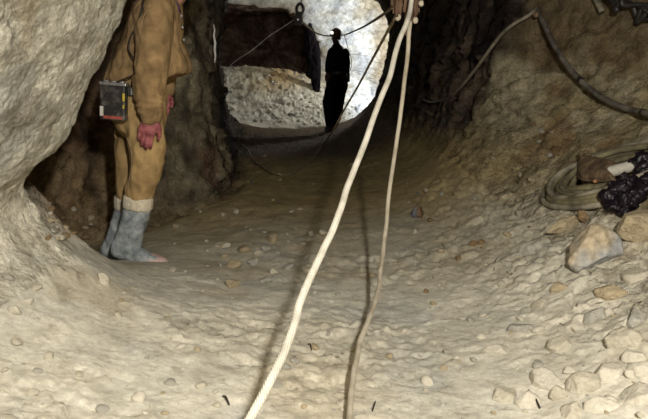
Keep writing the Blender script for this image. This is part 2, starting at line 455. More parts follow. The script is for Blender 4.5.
farfl = .04 * f1 + .03 * f2 + .018 * f3 + .05 * n1 + .02 * n2
wD = wD * (1 - far * .35)
p_j = fbm(Pf, 1.7, 3, 280)
D = wD * (1 - isfloor) + (floorD * (1 - far) + farfl * far) * isfloor
D = D * sstep(17.4, 16.9, yy) * (1 - .6 * sstep(10.6, 11.1, yy) * sstep(11.5, 11.2, yy) * (1 - isfloor))
D = D - .018 * bank * sstep(.05, .0, e2) - .010 * rocky * isfloor * sstep(.05, .0, e2) * sstep(-.1, .3, p_j)      # open joints
Pn = Pf + Nf * D[:, None]
G2 = Pn.reshape(NR, NC, 3)
# ---- mineral colours, some with light falloff put into them
def mix(a, b, t):
    t = np.asarray(t)[..., None]
    return a * (1 - t) + np.asarray(b) * t
one = np.ones((len(Pf), 3))
dust = one * np.array([.61, .585, .50])
p1 = fbm(Pf, 2.2, 4, 300); p2 = fbm(Pf, 3.1, 4, 320); p3 = fbm(Pf, 5.5, 4, 340); p4 = fbm(Pf, 1.1, 3, 360)
dust = mix(dust, (.68, .64, .54), sstep(.0, .5, p3))
dust = mix(dust, (.47, .40, .28), .5 * sstep(.10, .5, p1))
dust = mix(dust, (.42, .42, .40), .6 * sstep(.22, .5, p2))
dust = mix(dust, np.array([.55, .50, .39]), .4 * rocky)
# brown muck down the drift, its darkening also paints in light falloff
brown_falloff = sstep(2.7, 5.0, yy + .5 * p4 + .25 * p3)
dust = mix(dust, np.array([.43, .335, .16]), brown_falloff)
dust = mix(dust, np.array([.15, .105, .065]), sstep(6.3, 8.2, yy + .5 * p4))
flcol = dust
pale = mix(one * np.array([.42, .40, .335]), (.50, .48, .41), sstep(-.1, .4, p3))
stre = fbm(Pf * np.array([1, 1, .35]), 6, 4, 380)
pale = mix(pale, (.24, .19, .12), .7 * sstep(.05, .4, stre))
pale = mix(pale, (.27, .275, .26), .5 * sstep(.15, .45, p2))
brown = mix(one * np.array([.11, .065, .042]), (.21, .125, .07), sstep(-.1, .4, p3))
brown = mix(brown, (.30, .13, .05), .8 * sstep(.28, .45, p2))
brown = mix(brown, (.27, .20, .115), sstep(.62, .42, zz + .18 * p1) * .9)
brown = mix(brown, (.030, .020, .016), .8 * sstep(.1, .35, stre))
pill = mix(one * np.array([.19, .16, .11]), (.33, .29, .20), sstep(.0, .4, stre))
pill = mix(pill, (.05, .04, .033), .8 * sstep(.0, .3, fbm(Pf * np.array([1, 1, .3]), 8, 3, 410)))
pill = mix(pill, (.20, .10, .065), .45 * sstep(.2, .45, p2) * sstep(1.0, .6, zz))
dark = mix(one * np.array([.062, .048, .042]), (.14, .105, .08), sstep(.0, .35, stre))
dark = mix(dark, (.16, .155, .145), .8 * sstep(.15, .4, p3) * sstep(.9, .4, zz))
dark = mix(dark, (.014, .011, .012), .8 * sstep(.05, .3, p1))
dark = mix(dark, (.17, .13, .085), .7 * sstep(.28, .45, p2))
bankc = mix(one * np.array([.33, .275, .16]), (.44, .385, .26), sstep(-.05, .4, p3))
bankc = mix(bankc, (.13, .085, .05), .8 * sstep(.08, .42, p1) * sstep(.55, 1.0, zz))
bankc = mix(bankc, (.25, .15, .065), .6 * sstep(.12, .4, p2))
bankc = mix(bankc, np.array([.15, .11, .065]), .75 * sstep(.85, 1.35, zz + .3 * p1))
bankc = mix(bankc, flcol, sstep(.55, .25, zz) * .8)
pale = mix(pale, flcol, sstep(.74, .66, zz + .06 * p1 + .03 * p3))
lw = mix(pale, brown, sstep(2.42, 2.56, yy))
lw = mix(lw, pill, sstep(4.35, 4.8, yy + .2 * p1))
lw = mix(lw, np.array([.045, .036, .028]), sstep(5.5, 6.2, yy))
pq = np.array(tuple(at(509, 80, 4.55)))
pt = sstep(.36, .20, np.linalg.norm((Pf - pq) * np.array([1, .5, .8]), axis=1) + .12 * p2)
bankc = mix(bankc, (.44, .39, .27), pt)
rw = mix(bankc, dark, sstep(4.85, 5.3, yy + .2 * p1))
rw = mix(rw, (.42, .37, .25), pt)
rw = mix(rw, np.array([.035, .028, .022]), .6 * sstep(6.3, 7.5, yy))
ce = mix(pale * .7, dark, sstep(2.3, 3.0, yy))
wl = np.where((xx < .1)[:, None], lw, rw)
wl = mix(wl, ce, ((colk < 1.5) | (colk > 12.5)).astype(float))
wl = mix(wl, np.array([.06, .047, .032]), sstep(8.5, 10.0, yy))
white = mix(one * np.array([.70, .71, .71]), (.80, .80, .78), sstep(-.2, .3, p3))
white = mix(white, (.42, .47, .55), .7 * sstep(.08, .4, fbm(Pf * np.array([1, 1, .5]), 3.5, 4, 430)))
white = mix(white, (.52, .44, .30), .7 * sstep(.22, .45, p1))
white = mix(white, (.34, .28, .19), .85 * sstep(.85, 1.35, xx + .25 * p1))  # beige to the right paints in the dimmer light on that wall
white = mix(white, (.48, .43, .35), sstep(2.75, 2.4, zz) * sstep(-.2, -.6, xx) * sstep(13.95, 14.02, yy))
pile = mix(one * np.array([.47, .43, .34]), (.56, .52, .42), sstep(0, .4, p3))
pile = mix(pile, (.42, .29, .13), .85 * np.exp(-((xx + 1.0) / .7) ** 2) * sstep(.4, .8, zz) * sstep(-.3, .3, p1 + .2))
pile = mix(pile, (.16, .14, .12), .9 * sstep(.36, .42, fbm(Pf, 9, 3, 444)))
recess = mix(one * np.array([.17, .115, .085]), (.42, .29, .22), sstep(.0, .4, p3))
chc = mix(white, pile, isfloor * sstep(.7, .3, xx))
chc = mix(chc, recess, sstep(14.08, 14.14, yy))
wl = mix(wl, chc, sstep(11.15, 11.3, yy))
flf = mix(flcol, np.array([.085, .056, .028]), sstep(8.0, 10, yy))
flf = mix(flf, chc, sstep(11.22, 11.38, yy + .12 * p3))
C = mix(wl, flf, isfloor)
C = np.clip(C, .004, .9)

Nv = grid_normals(G2).reshape(-1, 3) * s
def strip(name, c0, c1, mat):
    """columns c0..c1 (inclusive, wraps) of the drift"""
    cols = [c % NC for c in range(c0, c1 + 1)]
    W = len(cols)
    V = G2[:, cols, :].reshape(-1, 3)
    idx = np.arange(NR * W).reshape(NR, W)
    q = np.stack([idx[:-1, :-1], idx[1:, :-1], idx[1:, 1:], idx[:-1, 1:]], -1).reshape(-1, 4)
    if s > 0: q = q[:, ::-1]
    me = bpy.data.meshes.new(name)
    me.vertices.add(len(V)); me.vertices.foreach_set('co', V.astype(np.float32).ravel())
    me.loops.add(q.size); me.loops.foreach_set('vertex_index', q.astype(np.int32).ravel())
    me.polygons.add(len(q)); me.polygons.foreach_set('loop_start', np.arange(0, q.size, 4, dtype=np.int32))
    me.polygons.foreach_set('use_smooth', np.ones(len(q), bool))
    me.update(calc_edges=True)
    ca = me.color_attributes.new('Col', 'FLOAT_COLOR', 'POINT')
    cc = np.concatenate([C.reshape(NR, NC, 3)[:, cols, :].reshape(-1, 3), np.ones((len(V), 1))], 1)
    ca.data.foreach_set('color', cc.astype(np.float32).ravel())
    o = link(name, me, mat)
    tag(o, kind='structure')
    return o
k5 = key_col[5] + 26; k9 = key_col[9] + 4
k2 = key_col[2]; k12 = key_col[12] + 17
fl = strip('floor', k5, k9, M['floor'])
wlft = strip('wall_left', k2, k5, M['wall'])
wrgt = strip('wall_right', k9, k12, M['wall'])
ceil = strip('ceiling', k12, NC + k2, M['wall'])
fl['label'] = 'pale dusty muck floor of the mine drift, brown further in'
wlft['label'] = 'left rock wall of the drift, pale near and dark brown behind the miner'
wrgt['label'] = 'right rock bank and dark wall of the drift'
ceil['label'] = 'rough rock roof of the drift'

# ray tests against the rock, to rest things on it
allV = []; allF = []
for o in (fl, wlft, wrgt, ceil):
    b0 = len(allV)
    allV += [v.co.copy() for v in o.data.vertices]
    allF += [tuple(b0 + i for i in p.vertices) for p in o.data.polygons]
BVH = BVHTree.FromPolygons(allV, allF)
def hit(px, py):
    d = ray(px, py).normalized()
    loc, nor, i, dist = BVH.ray_cast(CAMP, d)
    if nor.dot(d) > 0: nor = -nor
    return loc, nor
def drop(p, up=.6):
    loc, nor, i, dist = BVH.ray_cast(Vector(p) + Vector((0, 0, up)), Vector((0, 0, -1)))
    if loc is None: return Vector(p), Vector((0, 0, 1))
    if nor.z < 0: nor = -nor
    return loc, nor

#PART2
# ------------------------------------------------------------------ lofts and clothed figures
def ring(a, b, hw, side, n=20, sq=2.0):
    """closed oval through a and b, half-width hw along 'side'"""
    c = (a + b) / 2; u = (b - a) / 2
    out = []
    for k in range(n):
        t = 2 * PI * k / n
        ct, st = math.cos(t), math.sin(t)
        e = 2.0 / sq
        out.append(c + u * (abs(ct) ** e * (1 if ct > 0 else -1)) + side * hw * (abs(st) ** e * (1 if st > 0 else -1)))
    return out

def loft(rings):
    n = len(rings[0]); V = []; Fs = []
    for r in rings: V += r
    for i in range(len(rings) - 1):
        for k in range(n):
            k2 = (k + 1) % n
            Fs.append((i * n + k, i * n + k2, (i + 1) * n + k2, (i + 1) * n + k))
    Fs.append(tuple(range(n - 1, -1, -1)))
    Fs.append(tuple((len(rings) - 1) * n + k for k in range(n)))
    return V, Fs

def limb(pts, rad, n=12, flat=1.0, side=None, sub=3):
    """round tapering limb through joints"""
    P = catmull(pts, sub) if len(pts) > 2 else [Vector(p) for p in pts]
    R = np.interp(np.linspace(0, len(pts) - 1, len(P)), range(len(pts)), rad)
    # rounded ends
    d0 = (P[0] - P[1]).normalized(); d1 = (P[-1] - P[-2]).normalized()
    P = [P[0] + d0 * R[0] * .9, P[0] + d0 * R[0] * .6] + P + [P[-1] + d1 * R[-1] * .6, P[-1] + d1 * R[-1] * .9]
    R = [R[0] * .4, R[0] * .8] + list(R) + [R[-1] * .8, R[-1] * .4]
    V, Fs, _ = tube_geo(P, 1.0, n, None, 1.0)
    m = len(P)
    V2 = []
    for i in range(m):
        for k in range(n):
            v = V[i * n + k] - P[i]
            v = v * R[i]
            if side is not None: v = v - side * v.dot(side) * (1 - flat)
            V2.append(P[i] + v)
    V2 += [P[0], P[-1]]
    return V2, Fs

def ball(c, rx, ry, rz, R=None, seg=20):
    bm = bmesh.new(); bmesh.ops.create_uvsphere(bm, u_segments=seg, v_segments=seg // 2 + 2, radius=1)
    Mx = Matrix.Translation(c) @ (R.to_4x4() if R else Matrix()) @ Matrix.Diagonal((rx, ry, rz, 1))
    bmesh.ops.transform(bm, matrix=Mx, verts=bm.verts)
    bm.verts.index_update()
    V = [v.co.copy() for v in bm.verts]; Fs = [tuple(v.index for v in f.verts) for f in bm.faces]
    bm.free(); return V, Fs

def fuse(geos, voxel, smooth=4, name='m'):
    """several closed shapes grown into one continuous skin"""
    V = []; Fs = []
    for v, f in geos:
        b = len(V); V += list(v); Fs += [tuple(i + b for i in q) for q in f]
    me = bpy.data.meshes.new(name + '_raw'); me.from_pydata([tuple(v) for v in V], [], Fs)
    bm = bmesh.new(); bm.from_mesh(me); bmesh.ops.recalc_face_normals(bm, faces=bm.faces); bm.to_mesh(me); bm.free()
    o = bpy.data.objects.new(name + '_raw', me); COL.objects.link(o)
    r = o.modifiers.new('r', 'REMESH'); r.mode = 'VOXEL'; r.voxel_size = voxel; r.use_smooth_shade = True
    sm = o.modifiers.new('s', 'SMOOTH'); sm.iterations = smooth; sm.factor = .5
    dg = bpy.context.evaluated_depsgraph_get(); dg.update()
    res = bpy.data.meshes.new_from_object(o.evaluated_get(dg))
    bpy.data.objects.remove(o); bpy.data.meshes.remove(me)
    res.name = name; res.materials.clear()
    res.polygons.foreach_set('use_smooth', [True] * len(res.polygons))
    return res

def get_co(me):
    a = np.empty(len(me.vertices) * 3, np.float32); me.vertices.foreach_get('co', a); return a.reshape(-1, 3).astype(float)
def get_no(me):
    a = np.empty(len(me.vertices) * 3, np.float32); me.vertices.foreach_get('normal', a); return a.reshape(-1, 3).astype(float)
def set_co(me, A):
    me.vertices.foreach_set('co', A.astype(np.float32).ravel()); me.update()

def wrinkle(me, amp, scale, stretch=(1, 1, 1), seed=0, extra=None):
    P = get_co(me); N_ = get_no(me)
    Q = P * np.array(stretch)
    n = fbm(Q, scale, 3, 500 + seed)
    rdg = 1 - np.abs(fbm(Q + .1 * n[:, None], scale * 1.7, 3, 520 + seed)) * 3
    d = amp * (n * .8 + .5 * np.clip(rdg, -1, 1))
    if extra is not None: d = d + extra(P)
    set_co(me, P + N_ * d[:, None])
    return me

def hand(wrist, d, w, nrm, L=.19, curl=.5, spread=1.0, thumb=1):
    """palm, four unequal bent fingers and a thumb; d: towards the fingertips, w: towards the thumb side, nrm: out of the back of the hand"""
    d = d.normalized(); w = (w - d * w.dot(d)).normalized(); nrm = (nrm - d * nrm.dot(d) - w * nrm.dot(w)).normalized()
    S = L / .19
    g = []
    rr = []
    for t, hw, th in ((-.01, .029, .021), (.015, .033, .019), (.05, .042, .017), (.085, .044, .014), (.096, .041, .011)):
        c = wrist + d * t * S
        rr.append(ring(c - w * hw * S, c + w * hw * S, th * S, nrm, 16, 2.5))
    g.append(loft(rr))
    for off, ln, r, b in ((.031, .072, .0098, .090), (.011, .080, .0102, .096), (-.010, .074, .0098, .092), (-.030, .058, .0088, .084)):
        base = wrist + d * (b - .02) * S + w * off * S
        p = [base, base + d * .022 * S]
        dirv = d + w * off * 1.2 * spread
        ang = 0
        cur = p[-1]
        for seg_l in (.46, .30, .24):
            ang += curl * (.55 if seg_l == .46 else .75)
            dv = (dirv.normalized() * math.cos(ang) - nrm * math.sin(ang)).normalized()
            cur = cur + dv * ln * seg_l * S
            p.append(cur)
        g.append(limb(p, [r * S, r * S, r * 1.02 * S, r * .93 * S, r * .78 * S], 10, sub=3))
    tb = wrist + d * .02 * S + w * .026 * S * thumb
    td = (d * .75 + w * .6 * thumb - nrm * .25).normalized()
    t1 = tb + td * .038 * S; t2 = t1 + (d * .95 + w * .25 * thumb - nrm * .3).normalized() * .032 * S
    t3 = t2 + (d * 1.0 + w * .0 - nrm * .4).normalized() * .024 * S
    g.append(limb([tb, t1, t2, t3], [.0150 * S, .0125 * S, .0108 * S, .0088 * S], 10))
    return g

def head(c, fwd, up, S=1.0):
    """skull, jaw, brow, nose, lips, ears, facing fwd"""
    fwd = fwd.normalized(); up = (up - fwd * up.dot(fwd)).normalized(); rt = fwd.cross(up)
    R = Matrix((rt, fwd, up)).transposed()
    def p(x, y, z): return c + R @ Vector((x, y, z)) * S
    g = [ball(p(0, -.012, .028), .076 * S, .096 * S, .088 * S, R),
         ball(p(0, .030, -.035), .056 * S, .060 * S, .075 * S, R),
         ball(p(0, .060, -.088), .026 * S, .024 * S, .020 * S, R),
         ball(p(0, .066, .030), .050 * S, .022 * S, .016 * S, R),
         limb([p(0, .080, .022), p(0, .098, -.012), p(0, .104, -.024)], [.008 * S, .011 * S, .014 * S], 10),
         ball(p(.013, .092, -.026), .009 * S, .010 * S, .008 * S, R), ball(p(-.013, .092, -.026), .009 * S, .010 * S, .008 * S, R),
         ball(p(0, .086, -.052), .023 * S, .010 * S, .006 * S, R), ball(p(0, .083, -.064), .020 * S, .010 * S, .007 * S, R),
         ball(p(.045, .055, -.012), .020 * S, .020 * S, .018 * S, R), ball(p(-.045, .055, -.012), .020 * S, .020 * S, .018 * S, R)]
    for sg in (-1, 1):
        g.append(ball(p(sg * .079, -.008, -.006), .008 * S, .020 * S, .033 * S, R))
    return g, p, R

def helmet_geo(c, R, S=1.0):
    """miner's hat shell with a narrow brim and a raised ridge"""
    V = []; Fs = []
    n = 28; prof = [(.138, -.012), (.140, -.004), (.112, .004), (.110, .030), (.100, .066), (.078, .094), (.045, .112), (.0, .118)]
    for (r, z) in prof[:-1]:
        for k in range(n):
            a = 2 * PI * k / n
            bx = r * math.cos(a) * .90; by = r * math.sin(a) * (1.08 if math.sin(a) > 0 else 1.0)
            ridge = .010 * math.exp(-(bx / .018) ** 2) if z > .02 else 0
            V.append(c + R @ Vector((bx, by, z + ridge)) * S)
    m = len(prof) - 1
    V.append(c + R @ Vector((0, 0, .128)) * S)
    for i in range(m - 1):
        for k in range(n):
            k2 = (k + 1) % n
            Fs.append((i * n + k, i * n + k2, (i + 1) * n + k2, (i + 1) * n + k))
    for k in range(n): Fs.append(((m - 1) * n + k, (m - 1) * n + (k + 1) % n, m * n))
    me = pymesh('helmet', V, Fs)
    bm = bmesh.new(); bm.from_mesh(me)
    bmesh.ops.solidify(bm, geom=bm.faces[:], thickness=.004 * S); bm.to_mesh(me); bm.free()
    return me

def cyl_geo(a, b, r, seg=20, r2=None):
    r2 = r if r2 is None else r2
    V, Fs, uv = tube_geo([a, a.lerp(b, .5), b], 1.0, seg)
    V2 = []
    rs = [r, (r + r2) / 2, r2]; cs = [a, a.lerp(b, .5), b]
    for i in range(3):
        for k in range(seg): V2.append(cs[i] + (V[i * seg + k] - cs[i]) * rs[i])
    V2 += [a, b]
    return V2, Fs
def cyl(name, a, b, r, mat, parent, r2=None, smooth=False):
    V, Fs = cyl_geo(Vector(a), Vector(b), r, 20, r2)
    me = pymesh(name, V, Fs, smooth)
    return put(me, name, mat, parent)

def headgear(body_parent, hc, R, p, S=1.0, lit=True, mat='helmet'):
    hm = put(helmet_geo(p(0, -.004, .045), R, S), 'helmet', M[mat], body_parent)
    a = p(0, .118, .085); b = p(0, .150, .088)
    V, Fs = cyl_geo(a, b, .026 * S)
    lampo = put(pymesh('cap_lamp', V, Fs, False), 'cap_lamp', M['black'], hm) if False else None
    me = pymesh('cap_lamp', V, Fs, False)
    me.transform(Matrix.Translation(-body_parent.location)); l = link('cap_lamp', me, M['black'], hm)
    V, Fs = cyl_geo(b, p(0, .154, .088), .021 * S)
    me = pymesh('lamp_lens', V, Fs, False)
    me.transform(Matrix.Translation(-body_parent.location)); l2 = link('lamp_lens', me, M['lamp'] if lit else M['steel'], hm)
    return hm

YA = Vector((0, 1, 0))
# ---------------------------------------------------------------- the miner on the left
YM = 3.40
def W(px, py, dy=0.0): return at(px, py, YM + dy)
foot = W(140, 262, -.1)
miner = empty('person', (foot.x, foot.y, foot.z), 'miner in tan work clothes and grey rubber boots standing side-on at the left wall', 'person')
for q in ((113, 254), (124, 258), (135, 262), (147, 266), (158, 267), (167, 265)):
    w_ = W(*q, -.1); print('sole', q, round(w_.z, 3), 'floor', round(drop(w_)[0].z, 3))
def rg(a, b, hw, dy, n=22, sq=2.2): return ring(W(*a, dy), W(*b, dy), hw, YA, n, sq)
# body (skin): head, neck, trunk, arms with hands, legs
hg, hp, hR = head(W(193, -27), Vector((1, -.10, -.18)), Vector((.15, 0, 1)))
rw_ = W(152, 115, -.23); lw_ = W(164, 92, .16)
body = list(hg)
body.append(limb([W(166, 4), W(178, -8), W(188, -20)], [.062, .058, .056], 14))
body.append(limb([W(140, 98), W(142, 60), W(157, 14), W(165, 3)], [.13, .13, .13, .06], 16))
body.append(limb([W(157, 14, -.16), W(153, 62, -.24), rw_], [.050, .042, .029], 12))
body.append(limb([W(158, 14, .17), W(166, 58, .24), lw_], [.050, .042, .029], 12))
body += hand(rw_, W(146, 134, -.24) - rw_, Vector((1, 0, 0)), Vector((-.15, -1, .1)), L=.21, curl=.42)
body += hand(lw_, W(163, 108, .12) - lw_, Vector((1, 0, 0)), Vector((.5, 1, 0)), L=.19, curl=.5)
body.append(limb([W(141, 108, -.08), W(147, 152, -.1), W(138, 205, -.1), W(128, 246, -.1), W(156, 261, -.12)], [.085, .055, .045, .032, .022], 12))
body.append(limb([W(136, 108, .10), W(128, 155, .11), W(126, 205, .125), W(119, 238, .125), W(134, 252, .125)], [.085, .055, .034, .026, .018], 12))
bme = fuse(body, .0055, 3, 'body')
bo = put(bme, 'body', M['skin'], miner)
bme.materials.append(M['glove'])
hc1 = rw_ - miner.location; hc2 = lw_ - miner.location
for pl in bme.polygons:
    if (pl.center - hc1).length < .23 and pl.center.z < hc1.z + .0 or (pl.center - hc2).length < .2 and pl.center.z < hc2.z: pl.material_index = 1
# hair and eyes
hair = fuse([ball(hp(0, -.026, .040), .083, .094, .090, hR)], .008, 2, 'hair')
put(hair, 'hair', M['blacksteel'], miner)
for sg in (-1, 1):
    V, Fs = ball(hp(sg * .031, .078, .006), .011, .011, .011, hR, 12); put(pymesh('eye', V, Fs), 'eye', M['white'], miner)
headgear(miner, None, hR, hp, lit=False, mat='white')
# jacket
jk = [loft([rg((110, 90), (187, 73), .185, 0), rg((106, 86), (190, 71), .195, 0), rg((107, 78), (190, 66), .20, 0), rg((113, 60), (186, 53), .20, 0),
            rg((121, 45), (181, 42), .20, 0), rg((130, 25), (180.5, 22), .20, 0), rg((138, 9), (180, 7), .195, 0), rg((146, -2), (180, -1), .16, 0),
            rg((155, -9), (180, -5), .09, 0), rg((161, -12), (181, -9), .06, 0)])]
slv = limb([W(157, 10, -.15), W(154, 32, -.20), W(152, 60, -.23), W(149, 85, -.24), W(150, 104, -.235), W(151.5, 116, -.23)], [.080, .092, .085, .078, .066, .056], 18, sub=4)
sl2 = limb([W(158, 12, .15), W(162, 34, .20), W(164, 60, .23), W(164, 84, .18), W(164, 90, .165)], [.080, .088, .08, .062, .052], 18, sub=4)
jk += [slv, sl2]
jme = fuse(jk, .009, 3, 'jacket')
def jfold(P):
    # creases gather at the elbow and run round the sleeve
    s_ = np.sin(P[:, 2] * 95 + 14 * fbm(P, 6, 2, 61)) * .0035
    return s_ * sstep(W(150, 60, -.2).z + .05, W(150, 95, -.2).z, P[:, 2]) * (P[:, 1] < YM - .10)
wrinkle(jme, .015, 7, (1, 1, .55), 1, jfold)
jk_o = put(jme, 'jacket', M['jacket'], miner)
# jacket details: hem band, cuffs, pocket seam, collar, buttons
tube('shirt_collar', [W(165, -8, -.085), W(172, -2, -.085), W(177, 6, -.05), W(179.5, 12, 0), W(177, 6, .05), W(172, -2, .085), W(165, -8, .085)], .010, M['purple'], miner, 8, 6)
for q in ((181.5, 16), (182.5, 27), (184, 40)):
    V, Fs = ball(W(q[0], q[1], -.012), .008, .010, .010); put(pymesh('button', V, Fs), 'button', M['steel'], miner)
tube('sleeve_seam', [W(149, 8, -.300), W(143, 18, -.305), W(139, 34, -.285), W(137.5, 52, -.29), W(137, 66, -.29)], .0022, M['wood'], miner, 6, 6)
# trousers
tr = [loft([rg((113, 84), (164, 80), .155, 0), rg((111, 98), (165, 95), .175, 0), rg((112, 114), (165, 110), .18, 0), rg((118, 128), (163, 126), .15, 0), rg((124, 136), (158, 136), .10, 0)]),
      loft([rg((116, 108), (164, 106), .085, -.09), rg((126, 128), (164, 125), .098, -.095), rg((130, 148), (165, 146), .092, -.10), rg((131, 165), (163, 165), .086, -.10),
            rg((128, 182), (158, 184), .078, -.10), rg((126, 194), (153, 198), .068, -.10), rg((127, 202), (150, 206), .058, -.10)]),
      loft([rg((113, 108), (160, 108), .085, .10), rg((114, 128), (152, 128), .098, .10), rg((116.5, 152), (145, 152), .09, .11), rg((118, 175), (142, 176), .08, .11),
            rg((118, 194), (138, 196), .068, .11), rg((118, 204), (136, 206), .055, .11)])]
tme = fuse(tr, .009, 3, 'trousers')
wrinkle(tme, .014, 6, (1, 1, .6), 2)
put(tme, 'trousers', M['trousers'], miner)
tube('side_seam', [W(127, 138, -.19), W(131, 152, -.185), W(131, 170, -.17), W(127, 190, -.16)], .0022, M['wood'], miner, 6, 6)
# boots
def boot(dx, py0, dy, nm='boot'):
    def r2(a, b, hw): return ring(W(a[0] + dx, a[1] + py0, dy), W(b[0] + dx, b[1] + py0, dy), hw, YA, 20, 2.2)
    g = [loft([r2((125, 203), (150.5, 208), .062), r2((122, 214), (149, 219), .062), r2((118, 228), (144, 232), .056), r2((114, 240), (142, 243), .048), r2((112, 250), (140, 252), .042)]),
         loft([r2((110.5, 246), (110.5, 253), .020), r2((114, 238), (113, 256), .037), r2((124, 240), (123, 259), .042), r2((135, 244), (134, 263), .046), r2((147, 251), (146, 266), .050), r2((158, 256), (157, 267), .046), r2((165, 259), (165, 266), .030), r2((167.5, 262), (167.5, 265), .014)])]
    me = fuse(g, .007, 4, 'boot'); wrinkle(me, .006, 9, (1, 1, 1), 3 + int(dx))
    o = put(me, 'boot', M['boot'], miner)
    tc = fuse([loft([r2((150, 252.5), (149, 267), .053), r2((153, 254), (152.5, 267.8), .053), r2((159, 256), (158.5, 268), .049), r2((166, 258.5), (166, 267), .033), r2((169, 261.5), (169, 265), .016)])], .006, 3, 'toe_cap')
    tc.transform(Matrix.Translation(-miner.location)); t = link('toe_cap', tc, M['toe'], o); t['label'] = 'dusty pink toe cap'
    cf = fuse([loft([r2((124, 194), (153, 198), .070), r2((123.3, 197), (153, 201), .075), r2((123.5, 205), (152, 210), .074), r2((124.5, 207), (151, 211), .066)])], .006, 2, 'boot_cuff')
    wrinkle(cf, .004, 14, (1, 1, .5), 8)
    cf.transform(Matrix.Translation(-miner.location)); c = link('boot_cuff', cf, M['sock'], o); c['label'] = 'cream turned-down cuff'
    return o
boot(0, 0, -.10)
boot(-9, 1, .12)

# battery on his belt
bt = empty('cap_lamp_battery', W(113, 120, -.22), 'scuffed black battery box with red label hanging on the belt of the standing miner', 'battery')
def Wb(px, py, dy=0): return W(px, py, -.215 + dy)
ax = (Wb(125, 120) - Wb(101, 118)).normalized(); az = (Wb(105, 85) - Wb(99, 118)).normalized()
ay = ax.cross(az).normalized(); az = ay.cross(ax) * -1 if ay.cross(ax).z < 0 else ay.cross(ax)
ay = az.cross(ax)
Rb = Matrix((ax, ay, az)).transposed()
cb = Wb(114, 102)
def pb(x, y, z): return cb + Rb @ Vector((x, y, z))
box('case', pb(0, 0, -.004), .132, .060, .180, plain('scuffed_black_case', (.12, .105, .085), .5, spec=.4, nscale=22, col2=(.018, .016, .015), lo=.48, hi=.72), bt, Rb, .008)
lid = box('lid', pb(.002, 0, .094), .140, .066, .018, M['steel'], bt, Rb, .005)
for q in (-.035, .005, .045):
    box('clasp', pb(q, -.010, .106), .022, .030, .010, M['steel'], bt, Rb, .003)
box('red_label', pb(.004, -.0305, -.078), .10, .003, .016, M['red'], bt, Rb, .0008)['label'] = 'red label strip'
box('white_sticker', pb(-.054, -.0305, -.048), .018, .003, .050, M['white'], bt, Rb, .0008)['label'] = 'white sticker'
box('yellow_tag', pb(.060, -.0315, .030), .012, .004, .040, M['yellow'], bt, Rb, .001)['label'] = 'yellow tag'
box('yellow_tag', pb(.060, -.0315, -.018), .009, .004, .020, M['yellow'], bt, Rb, .001)['label'] = 'yellow tag'
box('belt', pb(.105, .025, .060), .09, .012, .045, M['black'], bt, Rb, .003)
box('buckle', pb(.10, .012, .062), .035, .010, .04, M['steel'], bt, Rb, .003)
tube('lamp_cable', [pb(.02, -.01, .104), W(122, 80, -.25), W(133, 75, -.27), W(138, 68, -.29), W(136, 61, -.27), W(130, 53, -.235), W(128.5, 46, -.23), W(131, 36, -.235), W(138, 23, -.235), W(142, 8, -.225), W(146, -6, -.19), W(165, -22, -.13), W(176, -42, -.06)], .0042, M['cable_dark'], bt, 8, 8)

# ---------------------------------------------------------------- the far man
YF = 10.55
def U(px, py, dy=0.0): return at(px, py, YF + dy)
ffoot, _ = drop(at(332, 131, YF))
dz = 0
far_man = empty('person', tuple(ffoot), 'distant person in black work clothes standing dark against the lit white chamber', 'person')
def ug(a, b, hw, dy=0, n=18): return ring(U(*a, dy), U(*b, dy), hw, YA, n, 2.2)
Fz = ffoot.z
pyf = 131.0
fd = Vector((-.55, -1, -.05))
hg, fp, fR = head(U(336.2, 38.0), fd, Vector((0, 0, 1)), .98)
fr = U(345.5, 73.5, -.14); fl_ = U(327.5, 73.5, -.14)
g = list(hg) + [limb([U(336.5, 50), U(336.5, 43)], [.065, .058], 12), limb([U(337, 80), U(337.5, 65), U(337.5, 52)], [.13, .14, .13], 14),
     limb([U(331, 52), U(329.5, 63, -.02), fl_], [.05, .042, .03], 10), limb([U(345, 52), U(346.5, 63, -.02), fr], [.05, .042, .03], 10)]
g += hand(fl_, Vector((-.1, -.5, -.6)), Vector((1, -.3, 0)), Vector((-1, -.5, 0)), L=.18, curl=.5)
g += hand(fr, Vector((-.2, -.5, -.6)), Vector((-1, -.3, 0)), Vector((1, -.5, 0)), L=.18, curl=.5)
g += [limb([U(332, 82), U(329, 103, -.06), Vector((U(329.5, 128).x, YF, Fz + .08))], [.09, .06, .045], 12), limb([U(341, 82), U(338, 104), Vector((U(335, 128).x, YF + .12, Fz + .08))], [.09, .06, .045], 12)]
put(fuse(g, .009, 2, 'body'), 'body', M['darkskin'], far_man)
jm = fuse([loft([ug((333.5, 44), (340, 44), .08), ug((332, 46.5), (342, 46.5), .11), ug((330, 49), (345, 49), .14), ug((329, 53), (346.5, 53), .15), ug((328.5, 61), (347, 61), .16), ug((329.5, 69), (346.5, 69), .15), ug((328, 76), (347.5, 77), .16), ug((328, 80), (347.5, 82), .16)]),
           limb([U(331, 52), U(329.3, 63, -.02), U(328.3, 71.5, -.11)], [.068, .062, .048], 12), limb([U(345, 52), U(347.2, 63, -.02), U(346, 71.5, -.11)], [.068, .062, .048], 12)], .014, 2, 'jacket')
wrinkle(jm, .016, 6, (1, 1, .6), 21); put(jm, 'jacket', M['darkcloth'], far_man)
tm = fuse([loft([ug((328, 76), (347, 76), .14), ug((327.5, 84), (347, 86), .15), ug((328, 92), (345, 92), .11)]),
           limb([U(332.2, 84), U(328.8, 103, -.05), Vector((U(329.8, 124).x, YF, Fz + .14))], [.105, .092, .07], 14),
           limb([U(341.3, 84), U(338, 104), Vector((U(334.8, 124).x, YF + .12, Fz + .14))], [.105, .088, .07], 14)], .014, 2, 'trousers')
wrinkle(tm, .020, 6, (1, 1, .6), 22, lambda P: .012); put(tm, 'trousers', M['darkcloth'], far_man)
